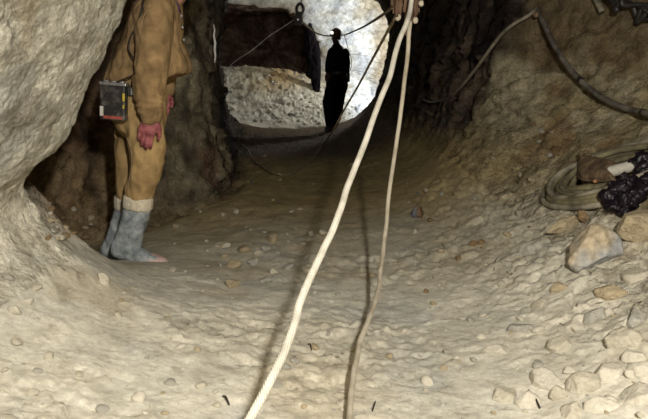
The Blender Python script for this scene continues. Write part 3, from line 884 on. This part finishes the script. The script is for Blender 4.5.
for (bx, by) in ((U(329.8, 126).x, YF), (U(334.8, 126).x, YF + .12)):
    b0 = Vector((bx, by, Fz))
    me = fuse([limb([b0 + Vector((0, .02, .26)), b0 + Vector((0, .02, .06))], [.060, .052], 12), limb([b0 + Vector((.0, .05, .045)), b0 + Vector((-.03, -.06, .045)), b0 + Vector((-.06, -.17, .035))], [.045, .050, .038], 12)], .012, 2, 'boot')
    put(me, 'boot', M['black'], far_man)
put(fuse([loft([ug((328, 71), (347.4, 71), .165), ug((328, 74.5), (347.6, 74.5), .165)])], .012, 1, 'belt'), 'belt', M['black'], far_man)
box('belt_pouch', U(347, 77, .0), .10, .12, .17, M['black'], far_man, None, .02)
headgear(far_man, None, fR, fp, .98)
tube('lamp_cable', [fp(0, .05, .16), fp(-.10, -.09, .05), U(349, 52, .12), U(351.5, 60, .10), U(351, 68, .06), U(347, 75, .0)], .006, M['cable_dark'], far_man, 6, 6)
# ------------------------------------------------------------------ ropes, cables, hoses
YBUN = 2.78
bun = empty('rope_bundle', at(408, 0, YBUN), 'bundle of brown rope strands with pale knotted ends hanging at the top centre', 'rope bundle')
rr = random.Random(3)
top = Vector((at(408, 0, YBUN).x + .02, YBUN, 2.05))
roof = BVH.ray_cast(top, Vector((0, 0, 1)))[0]
tube('hanging_rope', [roof + Vector((0, 0, .03)), (roof + top) / 2 + Vector((.005, 0, 0)), top, at(408, -60, YBUN)], .020, M['rope_dirty'], bun, 10, 8)
knot_top = at(408, -60, YBUN)
tube('lashing', [knot_top + Vector((.055 * math.cos(a), .055 * math.sin(a), -.02 + .012 * a / 2)) for a in [k * .6 for k in range(34)]], .011, M['rope_brown'], bun, 8, 3)
ends = [(392, 5), (394.5, 13), (397.5, 17), (400.5, 16), (403, 10), (405, 12), (410.5, 12), (412.5, 19), (415.5, 20), (417, 15), (419, 13), (421, 5), (406.3, 36), (399, 12), (414, 16), (408, 14)]
for i, (ex, ey) in enumerate(ends):
    dy = rr.uniform(-.03, .04)
    sx = 408 + (ex - 408) * .75
    tube('strand', [knot_top + Vector((rr.uniform(-.03, .03), dy * .5, .03)), at(sx, -30, YBUN + dy), at(ex + rr.uniform(-.8, .8), -8, YBUN + dy), at(ex, ey, YBUN + dy)], .0075 if i != 12 else .005, M['rope_brown'], bun, 7, 6, wob=.012)
for (kx, ky, r) in ((397.8, 17.5, .0125), (415.2, 20.5, .012), (421.0, 3.5, .011)):
    V, Fs = ball(at(kx, ky, YBUN - .015), r, r, r * 1.15)
    me = pymesh('knot', V, Fs); wrinkle(me, .003, 60, (1, 1, 1), int(kx)); o = put(me, 'knot', M['rope_dirty'], bun); o['label'] = 'pale knotted rope end'

# thick white rope, from the bundle towards the camera
pA = [at(414, -40, 2.74), at(412, 2, 2.70), at(407, 22, 2.6), at(398, 45, 2.5), at(389, 78, 2.36), at(376, 112, 2.22), at(362, 150, 2.05), at(350, 182, 1.92), at(339, 214, 1.78),
      at(326, 246, 1.66), at(311, 275, 1.55), at(300, 304, 1.45), at(296, 318, 1.41), at(285, 348, 1.32), at(268, 386, 1.21), at(250, 419, 1.13), at(225, 470, 1.0)]
lie, _ = drop((-.28, .72, .3)); lie2, _ = drop((-.30, .2, .3))
pA += [lie + Vector((0, 0, .03)), lie2 + Vector((0, 0, .012)), drop((-.22, -.8, .3))[0] + Vector((0, 0, .012))]
ra = tube('rope', pA, .0105, M['rope_white'], None, 12, 10, wob=.006)
tag(ra, 'thick clean white rope running from the hanging bundle down past the camera', 'rope', 'ropes of the hanging bundle')
# thinner dirty rope that comes down and trails on the floor
pB = [at(415.5, -40, 2.79), at(415, 2, 2.79), at(410, 25, 2.8), at(407, 55, 2.82), at(403, 95, 2.83), at(397, 135, 2.82), at(391, 175, 2.79), at(387, 215, 2.72), at(383.5, 250, 2.58),
      at(380, 275, 2.44), at(378, 290, 2.34), at(373, 305, 2.22), at(366, 325, 2.08), at(359, 345, 1.95), at(354.5, 365, 1.82), at(351, 385, 1.71), at(349.5, 400, 1.63), at(348, 420, 1.53), at(343, 450, 1.38)]
for q in ((.03, 1.05), (.0, .5), (-.1, 0)): pB.append(drop((q[0], q[1], .3))[0] + Vector((0, 0, .012)))
rb = tube('rope', pB, .0098, M['rope_dirty'], None, 10, 8, wob=.006)
tag(rb, 'thinner dirty beige rope hanging slack over the floor right of the thick white rope', 'rope', 'ropes of the hanging bundle')
# thin cables towards the far chamber
pC = [at(401, 5, 2.78), at(396, 16, 3.0), at(384, 38, 3.6), at(371, 62, 4.2), at(357, 88, 4.8), at(344, 110, 5.3), at(332, 132, 5.9)]
for (px, py) in ((322, 148), (312, 161), (301, 171), (288, 177), (276, 176), (264, 170), (254, 161), (248, 152), (241, 146)):
    h, n = hit(px, py); pC.append(h + n * .03)
tag(tube('cable', pC, .0085, M['cable'], None, 7, 8), 'thin brown cable sagging from the bundle onto the dark floor below the far chamber', 'cable')
pulY = 12.0
pD = [at(399, 3, 2.80), at(390, 9, 3.3), at(378, 18, 4.6), at(363, 27, 7.0), at(352, 32, 9.0), at(343, 35.3, 10.9), at(332, 36.2, 11.3), at(320, 34.5, 11.6), at(312, 30, 11.8), at(304, 23, 11.95), at(299.5, 19, pulY)]
tag(tube('cable', pD, .0135, M['cable'], None, 7, 8, rf=lambda t: .62 + .6 * t), 'dark cable strung from the rope bundle behind the far man to the pulley', 'cable')
pE = [at(298, 17, pulY), at(284, 26.5, 12.15), at(268, 37, 12.3), at(251, 51, 12.5), at(240, 58, 12.65)]
h = None
tag(tube('wire', pE + [at(226, 69, 13.1)],   .0032, M['wire'], None, 6, 6), 'thin bright wire slanting across the dark opening from the pulley', 'wire')
# pulley
pu = empty('pulley', at(298, 14, pulY), 'dark iron pulley block with an oval eye hanging against the white chamber roof', 'pulley')
def Pq(px, py, dy=0): return at(px, py, pulY + dy)
eye = [Pq(300 + 3.4 * math.cos(a), 9.2 + 5.4 * math.sin(a)) for a in [2 * PI * k / 20 for k in range(21)]]
tube('eye', eye, .030, M['blacksteel'], pu, 8, 0)
V, Fs = cyl_geo(Pq(298, 19.5, -.05), Pq(298, 19.5, .05), .095, 24); put(pymesh('sheave', V, Fs, False), 'sheave', M['blacksteel'], pu)
for dy in (-.065, .065):
    box('cheek_plate', Pq(298.3, 18.6, dy), .13, .016, .26, M['blacksteel'], pu, Matrix.Rotation(.12, 3, 'Y'), .006)
V, Fs = cyl_geo(Pq(298, 19.5, -.09), Pq(298, 19.5, .09), .02, 12); put(pymesh('pin', V, Fs, False), 'pin', M['steel'], pu)
hk = Pq(301, 4.2); rf_ = BVH.ray_cast(hk, Vector((.02, 0, 1)))[0] or hk + Vector((0, 0, .8))
tube('hanger', [hk, hk.lerp(rf_, .4) + Vector((.02, 0, 0)), rf_], .014, M['blacksteel'], pu, 7, 4)

# air hose over a peg on the right bank
def onwall(l, off):
    out = []
    for (px, py) in l:
        h, n = hit(px, py); out.append(h + n * off)
    return out
pegp, pegn = hit(538, 14)
def fair(px_list, off, deg):
    """a hose run that keeps a fair curve just clear of the rock"""
    y = np.array([hit(*q)[0].y for q in px_list]); t = np.linspace(0, 1, len(y))
    c = np.polyval(np.polyfit(t, y, deg), t)
    c -= max(0, (c - y).max() * .55) + off
    return [at(q[0], q[1], yq) for q, yq in zip(px_list, c)]
B1 = fair([(424, 100), (431, 102), (440, 100.5), (450, 97), (460, 88), (470, 76), (480, 63), (490, 49), (502, 34), (514, 24), (526, 17), (534, 11)], .04, 2)
B2 = fair([(537, 10), (544, 24), (552, 41), (562, 58), (575, 75), (590, 89), (606, 100), (622, 107), (638, 111.5), (652, 114), (675, 116), (700, 114)], .11, 2)
ho = empty('air_hose', pegp + pegn * .1, 'long grey rubber air hose draped over a wooden peg on the right bank', 'hose')
tube('hose_run', B1 + [B2[0] + Vector((-.01, 0, .02))], .014, M['hose_light'], ho, 12, 8)
tube('hose_run', B2, .020, M['hose'], ho, 12, 8)
for k in (4, 8):
    V, Fs = cyl_geo(B2[k].lerp(B2[k + 1], .3), B2[k].lerp(B2[k + 1], .45), .0225, 14); put(pymesh('hose_clamp', V, Fs), 'hose_clamp', M['blacksteel'], ho)
pegp = Vector(B2[0]) + Vector((-.005, 0, -.045)); pegn = (CAMP - pegp).normalized()
pg = tube('wooden_peg', [pegp - pegn * .15, pegp + pegn * .06, pegp + pegn * .17 + Vector((0, 0, .01))], .019, M['wood'], None, 9, 3)
tag(pg, 'short wooden peg driven into the right bank under the draped hose', 'peg')

# black cables bunched at the top right
bc = empty('cable_bunch', hit(625, 4)[0], 'bunch of black cables slung on the rock at the top right corner', 'cable')
for k in range(6):
    pts = onwall([(606 + 2 * k, -22 + 3 * k), (609 + k, -6), (614 + 2 * k, 2 + .5 * k), (622, 3.5 + .4 * k), (630, 1 + 1.0 * k), (637, 2 + k), (640 + .6 * k, 9), (643 + .5 * k, 16), (650, 20 - k), (664, 17 - 2 * k)], .05 + .016 * k)
    tube('cable_run', pts, .014 + .002 * (k % 3), M['black'], bc, 8, 6, wob=.02)
pp = onwall([(590, -12), (598, -1), (607, 8.5)], .06)
tag(tube('steel_pipe', pp, .021, M['hose_light'], None, 12, 4), 'pale end of a thin pipe poking down beside the black cable bunch', 'pipe')

# ------------------------------------------------------------------ coiled hose, brown cover, black bag on the right bank
smp = [hit(px, py)[0] for px in range(560, 647, 10) for py in range(160, 211, 10)]
A = np.array([tuple(p) for p in smp]); cm_ = A.mean(0)
u_, s_, vt = np.linalg.svd(A - cm_)
cn = Vector(vt[2]);
if cn.z < 0: cn = -cn
lift_ = float(np.percentile((A - cm_) @ np.array(tuple(cn)), 85))
cc = Vector(cm_) + cn * lift_
print('coil plane', cc, cn, lift_)
def pl(px, py, off=0.0):
    d = ray(px, py); t = (cc - CAMP).dot(cn) / d.dot(cn)
    return CAMP + d * t + cn * (off + .015)
coil = empty('hose_coil', cc, 'flat olive hose wound in a wide oval coil on the right bank', 'hose')
ca_, sa_ = math.cos(math.radians(-19)), math.sin(math.radians(-19))
rr = random.Random(11)
for k in range(9):
    sc_ = 1.0 - .035 * k
    ox, oy = rr.uniform(-1.5, 1.5) + k * .8, rr.uniform(-1, 1) - (0.5 * k)
    A_, B_ = 72 * sc_ * rr.uniform(.97, 1.03), 23.5 * (1 - .055 * k) * rr.uniform(.95, 1.05)
    pts = []
    for j in range(33):
        a = 2 * PI * j / 32
        x = A_ * math.cos(a); y = B_ * math.sin(a)
        pts.append(pl(614 + ox + x * ca_ - y * sa_, 178 + oy + x * sa_ + y * ca_, .012 * (k % 4) + .008 * math.sin(3 * a + k)))
    tube('coil_turn', pts, .0165, M['coil'] if k % 3 else M['hose_light'], coil, 9, 2)
# straight folded runs inside the coil
for (a, b) in (((549, 203), (612, 193)), ((556, 199), (606, 187)), ((553, 193), (592, 172)), ((575, 205), (600, 206)), ((590, 168), (660, 148)), ((600, 170), (662, 156))):
    m_ = ((a[0] + b[0]) / 2, (a[1] + b[1]) / 2 - 1)
    tube('coil_turn', [pl(*a, .0), pl(*m_, .012), pl(*b, .0)], .015, M['coil'], coil, 9, 6)
# bottle-shaped brown rubber cover lying on the coil
cv = empty('rubber_cover', pl(603, 184, .02), 'folded brown rubber cover with a small knob lying on the hose coil', 'cover')
outl = [(583, 168), (590, 165.5), (604, 168), (618, 171), (626, 175), (622, 180), (616, 184), (619, 188), (608, 189.5), (596, 189), (585, 187), (582.5, 178)]
geo = []
for off, sc_ in ((.018, .96), (.035, 1.0), (.062, .93), (.082, .70), (.088, .35)):
    cx, cy = 603, 178
    geo.append([pl(cx + (x - cx) * sc_, cy + (y - cy) * sc_, off) for x, y in outl])
V, Fs = loft(geo); cm = fuse([(V, Fs)], .006, 5, 'shell'); wrinkle(cm, .006, 10, (1, 1, 1), 77)
put(cm, 'shell', M['coilbrown'], cv)
kn = fuse([ball(pl(586.5, 162.5, .05), .021, .021, .018), ball(pl(591.5, 161, .05), .017, .017, .013), ball(pl(586, 166, .05), .013, .013, .02)], .005, 3, 'knob')
put(kn, 'knob', M['coilbrown'], cv)
tube('rim', [pl(x, y, .04) for x, y in outl + outl[:1]], .0055, M['coilbrown'], cv, 7, 5)
V, Fs = ball(pl(600, 190.5, .045), .011, .011, .011); o = put(pymesh('brass_stud', V, Fs), 'brass_stud', plain('brass', (.42, .22, .10), .5, metal=.3), cv)
# pale tin
V, Fs = cyl_geo(pl(614, 181.5, .045), pl(641, 174.5, .045), .030, 24)
tin = empty('tin_can', pl(627, 178, .03), 'pale cream tin lying on its side against the black bag', 'tin')
put(pymesh('tin_body', V, Fs, False), 'tin_body', M['white'], tin)
V, Fs = cyl_geo(pl(612.8, 181.8, .045), pl(614.2, 181.4, .045), .032, 24); put(pymesh('rim', V, Fs, False), 'rim', M['steel'], tin)
# black crumpled bags
def lump(nm, pts, label, seed, parts=None):
    g = []
    rr = random.Random(seed)
    for (px, py, r, off) in pts: g.append(ball(pl(px, py, off), r * rr.uniform(.9, 1.15), r * rr.uniform(.9, 1.1), r * rr.uniform(.75, 1)))
    me = fuse(g, .0055, 2, nm)
    P = get_co(me); N_ = get_no(me)
    a, e_, _ = facets(P + .01 * fbm(P, 30, 2, seed)[:, None], 28, seed)
    set_co(me, P + N_ * (.020 * a + .014 * fbm(P, 22, 4, seed + 1) - .006 * sstep(.12, 0, e_))[:, None])
    o = link(nm, me, M['rag'])
    tag(o, label, 'bag'); return o
lump('plastic_bag', [(614, 203, .044, .02), (623, 197, .050, .03), (633, 193, .048, .04), (619, 210, .040, .01), (629, 207, .046, .02), (640, 201, .045, .03), (626, 214, .028, .0), (608, 206, .030, .01), (646, 196, .035, .03)],
     'crumpled glossy black bag lying on the near edge of the hose coil', 5)
lump('plastic_bag', [(643, 173, .032, .05), (650, 170, .040, .05), (646, 180, .032, .05), (655, 176, .04, .05), (651, 188, .035, .03)], 'smaller black bag at the right edge behind the pale tin', 6)

# ------------------------------------------------------------------ rocks
def rock_mesh(name, size, seed, sub=4, rough=.05, planes=14):
    rr = random.Random(seed)
    bm = bmesh.new(); bmesh.ops.create_icosphere(bm, subdivisions=sub, radius=1)
    pn = []
    for k in range(planes):
        z = rr.uniform(-1, 1); a = rr.uniform(0, 2 * PI); q = math.sqrt(1 - z * z)
        pn.append((Vector((q * math.cos(a), q * math.sin(a), z)), rr.uniform(.62, .98)))
    for v in bm.verts:
        d = v.co.normalized(); r = 1.15
        for n, h in pn:
            t = d.dot(n)
            if t > .05: r = min(r, h / t)
        v.co = d * r
    me = bm_mesh(bm, name, True)
    P = get_co(me); N_ = get_no(me)
    Q = P + seed * 3.7
    d = rough * (fbm(Q, 2.5, 4, seed) + .5 * facets(Q, 3.0, seed)[0])
    set_co(me, (P + N_ * d[:, None]) * np.array(size))
    return me
RM = [rock_mat('stone_dusty', False, (.52, .48, .385), contrast=.3, bump=.6, scale=1.5), rock_mat('stone_pale', False, (.57, .53, .44), contrast=.25, bump=.5, scale=1.5),
      rock_mat('stone_grey', False, (.40, .385, .335), contrast=.4, bump=.6, scale=1.5), rock_mat('stone_brown', False, (.30, .21, .12), contrast=.5, bump=.7, scale=1.5),
      rock_mat('stone_bluegrey', False, (.16, .19, .21), contrast=.6, bump=.7, scale=1.5), rock_mat('stone_tan', False, (.47, .39, .26), contrast=.4, bump=.7, scale=1.5)]
def two_tone(name, c1, c2, axis, pos, soft=.15, n=9):
    """stone whose two minerals meet along a ragged line"""
    m, nt, b = mat_new(name); N = nt.nodes; L = nt.links
    t = N.new('ShaderNodeTexCoord'); nz = N.new('ShaderNodeTexNoise'); nz.inputs['Scale'].default_value = n; nz.inputs['Detail'].default_value = 6
    L.new(t.outputs['Object'], nz.inputs['Vector'])
    dp = N.new('ShaderNodeVectorMath'); dp.operation = 'DOT_PRODUCT'; L.new(t.outputs['Object'], dp.inputs[0]); dp.inputs[1].default_value = axis
    ad = N.new('ShaderNodeMath'); ad.operation = 'MULTIPLY_ADD'; L.new(nz.outputs['Fac'], ad.inputs[0]); ad.inputs[1].default_value = soft; L.new(dp.outputs['Value'], ad.inputs[2])
    r = N.new('ShaderNodeValToRGB'); e = r.color_ramp.elements; e[0].position = max(0, pos + .5 + soft / 2 - .02); e[1].position = min(1, pos + .5 + soft / 2 + .02)
    sh = N.new('ShaderNodeMath'); sh.operation = 'ADD'; L.new(ad.outputs[0], sh.inputs[0]); sh.inputs[1].default_value = .5
    e[0].color = (*c2, 1); e[1].color = (*c1, 1); L.new(sh.outputs[0], r.inputs[0])
    n2 = N.new('ShaderNodeTexNoise'); n2.inputs['Scale'].default_value = 40; n2.inputs['Detail'].default_value = 8; L.new(t.outputs['Object'], n2.inputs['Vector'])
    r2 = N.new('ShaderNodeValToRGB'); r2.color_ramp.elements[0].position = .3; r2.color_ramp.elements[1].position = .65; r2.color_ramp.elements[0].color = (.55, .52, .48, 1)
    L.new(n2.outputs['Fac'], r2.inputs[0])
    mx = N.new('ShaderNodeMix'); mx.data_type = 'RGBA'; mx.blend_type = 'MULTIPLY'; mx.inputs[0].default_value = 1
    L.new(r.outputs[0], mx.inputs[6]); L.new(r2.outputs[0], mx.inputs[7]); L.new(mx.outputs[2], b.inputs['Base Color'])
    bp = N.new('ShaderNodeBump'); bp.inputs['Strength'].default_value = .6; bp.inputs['Distance'].default_value = .006; L.new(n2.outputs['Fac'], bp.inputs['Height']); L.new(bp.outputs[0], b.inputs['Normal'])
    b.inputs['Roughness'].default_value = .95; b.inputs['Specular IOR Level'].default_value = .12
    return m
def rot(seed):
    rr = random.Random(seed * 7 + 1)
    return (rr.uniform(-.4, .4), rr.uniform(-.4, .4), rr.uniform(0, 6.28))
BIGSUB = 5
def big(px, py, w, d, h, seed, mat, label, name='rock', lift=.3, rz=None, grp=None, rough=.05, planes=14, tilt=None):
    """rock centred at a pixel's spot of the ground; w, d, h half sizes in metres"""
    loc, n = hit(px, py)
    me = rock_mesh(name, (w, d, h), seed, BIGSUB, rough * .6, planes)
    o = link(name, me, mat)
    o.location = loc + n * h * lift
    q = Vector((0, 0, 1)).rotation_difference(n.lerp(Vector((0, 0, 1)), .4).normalized())
    e_ = (q.to_matrix() @ Matrix.Rotation(rz if rz is not None else seed * 1.3, 3, 'Z') @ (tilt or Matrix.Identity(3)))
    o.rotation_euler = e_.to_euler()
    tag(o, label, 'rock', grp); return o
big(595, 257, .112, .10, .100, 41, two_tone('ochre_and_grey_stone', (.48, .40, .28), (.38, .39, .385), (-.5, -.1, .8), .035, .16), 'large angular rock, ochre above and blue-grey below, under the hose coil', lift=.35, rz=.3, planes=10)
big(566, 229, .105, .05, .040, 12, RM[5], 'long flat tan rock slab below the left end of the hose coil', lift=.5, rz=.25)
big(583, 222, .028, .03, .040, 13, RM[3], 'small brown knob of rock standing on the flat tan slab', lift=1.1, rz=.2)
big(640, 229, .11, .08, .075, 15, RM[5], 'greyish tan rock at the right edge below the black bag', lift=.3, rz=.5)
big(417.5, 217, .052, .05, .055, 16, two_tone('rusty_and_blue_stone', (.22, .13, .07), (.19, .22, .25), (1, 0, .1), -.0, .05), 'rounded blue-grey stone with a rusty right side on the floor right of the ropes', lift=.45, rz=0, planes=22)
big(473, 245, .025, .025, .022, 17, RM[3], 'small brown stone, left one of a pair on the floor right of the ropes', lift=.5)
big(482, 243, .018, .02, .018, 18, RM[3], 'tiny brown stone beside its slightly larger twin on the floor', lift=.5)
big(103, 281, .036, .03, .026, 19, RM[0], 'round dusty stone in the pale muck below the grey boots', lift=.3, planes=24)
big(268, 281, .040, .035, .022, 20, RM[2], 'dark grey flat stone on the brown floor left of the white rope', lift=.3)
big(253, 264, .030, .03, .022, 21, RM[2], 'small dark grey stone behind the flat one left of the white rope', lift=.4)
big(222, 246, .05, .04, .025, 22, RM[0], 'pale low stone on the floor to the right of the miner', lift=.3)
big(232, 286, .045, .04, .025, 23, RM[5], 'tan low stone nearest the pale muck left of the white rope', lift=.3)
BIGSUB = 4
# half-buried blocks at the bottom right
BR = [(548, 383, .050, .036, .045, 1), (528, 402, .034, .028, .03, 1), (585, 386, .044, .04, .036, 0), (612, 372, .04, .035, .03, 1), (640, 398, .05, .04, .045, 1), (503, 396, .035, .035, .028, 0),
      (520, 330, .04, .035, .028, 2), (556, 345, .05, .04, .03, 0), (601, 405, .04, .03, .03, 1), (572, 412, .03, .03, .025, 0), (625, 340, .05, .04, .03, 0), (497, 350, .03, .04, .022, 1),
      (640, 318, .045, .04, .035, 2), (596, 318, .04, .03, .025, 2), (540, 305, .035, .03, .022, 0), (612, 292, .045, .03, .03, 5), (560, 288, .03, .03, .02, 5), (640, 275, .05, .04, .03, 0), (636, 360, .03, .03, .03, 1), (560, 395, .025, .03, .03, 0)]
for i, (px, py, w, d, h, m) in enumerate(BR):
    big(px, py, w * 1.3, d * 1.3, h * 1.25, 50 + i, RM[m], 'pale broken rock half buried in the bank at the lower right, one of many alike', lift=-.2, grp='half-buried rocks at the lower right')
# ---- loose stones, region by region
protos = [rock_mesh('stone', (1, .85, .62), 200 + k, 3, .06, 11 + k) for k in range(6)]
pm = {}
for k, me in enumerate(protos):
    for mi, mt in enumerate(RM):
        c = me.copy(); c.materials.clear(); c.materials.append(mt); pm[(k, mi)] = c
placed = []
def scatter(n, box_, smin, smax, mats, label, grp, seed, excl=None):
    rr = random.Random(seed); cnt = 0; tries = 0
    while cnt < n and tries < n * 20:
        tries += 1
        px = rr.uniform(box_[0], box_[2]); py = rr.uniform(box_[1], box_[3])
        if excl and excl(px, py): continue
        loc, nor = hit(px, py)
        if nor.z < .45: continue
        sz = smin + (smax - smin) * rr.random() ** 2.6
        if any((loc - q).length < sz + r_ for q, r_ in placed): continue
        placed.append((loc, sz))
        o = bpy.data.objects.new('stone', pm[(rr.randrange(6), rr.choice(mats))]); COL.objects.link(o)
        o.location = loc + nor * sz * .15
        o.rotation_euler = (rr.uniform(-.5, .5), rr.uniform(-.5, .5), rr.uniform(0, 6.28)); o.scale = (sz, sz, sz)
        tag(o, label, 'stone', grp); cnt += 1
scatter(56, (0, 268, 235, 416), .006, .030, [0, 0, 1, 1, 0, 5, 2], 'small loose stone in the pale muck left of the white rope', 'loose stones left of the white rope', 1, lambda x, y: y < 275 and x < 175)
scatter(42, (172, 205, 330, 275), .012, .060, [0, 5, 2, 5, 0], 'small stone on the brown floor between the miner and the white rope', 'stones between the miner and the white rope', 2)
scatter(30, (255, 262, 372, 416), .006, .024, [0, 5, 2, 0], 'small stone on the floor around and between the two ropes', 'stones around and between the two ropes', 3)
scatter(34, (395, 190, 540, 300), .008, .028, [5, 5, 3, 2, 0], 'small stone on the tan slope right of the ropes', 'stones on the slope right of the ropes', 4)
scatter(60, (380, 300, 646, 416), .006, .026, [0, 1, 1, 0, 2, 5], 'small pale stone at the bottom right of the floor', 'small stones at the bottom right', 5)
scatter(26, (470, 120, 560, 200), .010, .034, [5, 5, 3, 2], 'small stone caught on the right bank left of the hose coil', 'stones on the right bank', 6)
scatter(24, (175, 150, 420, 205), .012, .045, [3, 3, 4, 5], 'small dark stone on the shaded floor far down the drift', 'stones on the far dark floor', 7)
scatter(26, (45, 205, 100, 240), .012, .04, [5, 3, 3, 0], 'small stone on the slope of the recess behind the miner', 'stones in the left recess', 8)
scatter(45, (222, 76, 322, 124), .025, .075, [0, 0, 1, 2, 0, 5], 'lump of broken rock in the lit pile of the far chamber', 'rock lumps of the lit pile', 9)
# splinters of wood
for i, ((a, b), lab) in enumerate([(((223, 397), (229, 406)), 'short dark splinter of wood on the muck at the foot of the white rope'),
        (((308, 345), (311, 351)), 'tiny dark splinter on the floor between the ropes'),
        (((375, 402), (372, 412)), 'thin dark splinter right of the trailing rope at the bottom'),
        (((529, 391), (540, 409)), 'curved dark root sticking out between pale rocks at the bottom right'),
        (((560, 324), (576, 333)), 'curved brown twig lying below the large ochre rock'),
        (((497, 259), (494, 271)), 'thin dark twig on the slope left of the large ochre rock')]):
    pa, na = hit(*a); pb_, nb = hit(*b)
    mid = (pa + pb_) / 2 + na * .012 + Vector((0, 0, .004))
    tag(tube('twig', [pa + na * .003, mid, pb_ + nb * .003], .0032 if i in (0, 3, 4) else .0022, M['blacksteel'] if i != 4 else M['cable'], None, 6, 5), lab, 'twig')

# pale strip standing in for lit chamber wall glimpsed left of the opening
st = [(213.6, 24), (214.6, 30), (213.8, 36), (215.2, 43), (214.6, 50), (215.4, 56), (214.6, 63)]
ps = [hit(213, q[1])[0] for q in st]
yb = min(p.y for p in ps) - .03
V, Fs = loft([ring(at(x - .3 - .9 * math.sin(3.1 * (k + .2) / 7), y, yb), at(x + .3 + .9 * math.sin(3.1 * (k + .2) / 7), y, yb), .006, YA, 12) for k, (x, y) in enumerate(st)])
o = link('lit_wall_strip', pymesh('lit_wall_strip', V, Fs), plain('lit_wall_white', (.85, .83, .78), .9, var=.1)); tag(o, 'narrow ragged white strip standing in for lit chamber wall seen through a gap', 'strip')

# narrow black slab standing in for the cast shadow of the far man
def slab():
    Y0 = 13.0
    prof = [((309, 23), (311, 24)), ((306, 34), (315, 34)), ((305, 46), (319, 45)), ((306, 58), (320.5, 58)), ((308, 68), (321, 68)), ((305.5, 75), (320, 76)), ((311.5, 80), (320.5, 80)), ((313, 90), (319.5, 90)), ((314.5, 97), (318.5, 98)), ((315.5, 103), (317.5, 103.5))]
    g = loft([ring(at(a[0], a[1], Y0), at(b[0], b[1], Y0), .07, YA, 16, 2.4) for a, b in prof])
    me = fuse([g], .016, 2, 'shadow_slab'); wrinkle(me, .03, 7, (1, 1, .6), 91)
    o = link('shadow_slab', me, M['man_shadow'])
    tag(o, 'narrow jagged black slab standing in for the shadow of the distant person', 'rock')
M['man_shadow'] = plain('shadow_black', (.009, .007, .008), .95, spec=.03, nscale=6)
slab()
# ------------------------------------------------------------------ light
def point(name, loc, power, col, r, spot=None):
    l = bpy.data.lights.new(name, 'SPOT' if spot else 'POINT'); l.energy = power; l.color = col
    l.shadow_soft_size = r
    o = bpy.data.objects.new(name, l); COL.objects.link(o); o.location = loc
    return o
point('flash', (.37, -.15, 1.80), 350, (1, .965, .895), .05)
point('chamber_lamp', (1.75, 12.35, 1.7), 235, (.86, .93, 1.0), .10)
w = bpy.data.worlds.new('world'); sc.world = w; w.use_nodes = True
w.node_tree.nodes['Background'].inputs[0].default_value = (.02, .018, .016, 1)
w.node_tree.nodes['Background'].inputs[1].default_value = .3
sc.view_settings.view_transform = 'Standard'
sc.view_settings.look = 'None'
sc.view_settings.gamma = 1
sc.view_settings.use_curve_mapping = False
sc.view_settings.exposure = 0
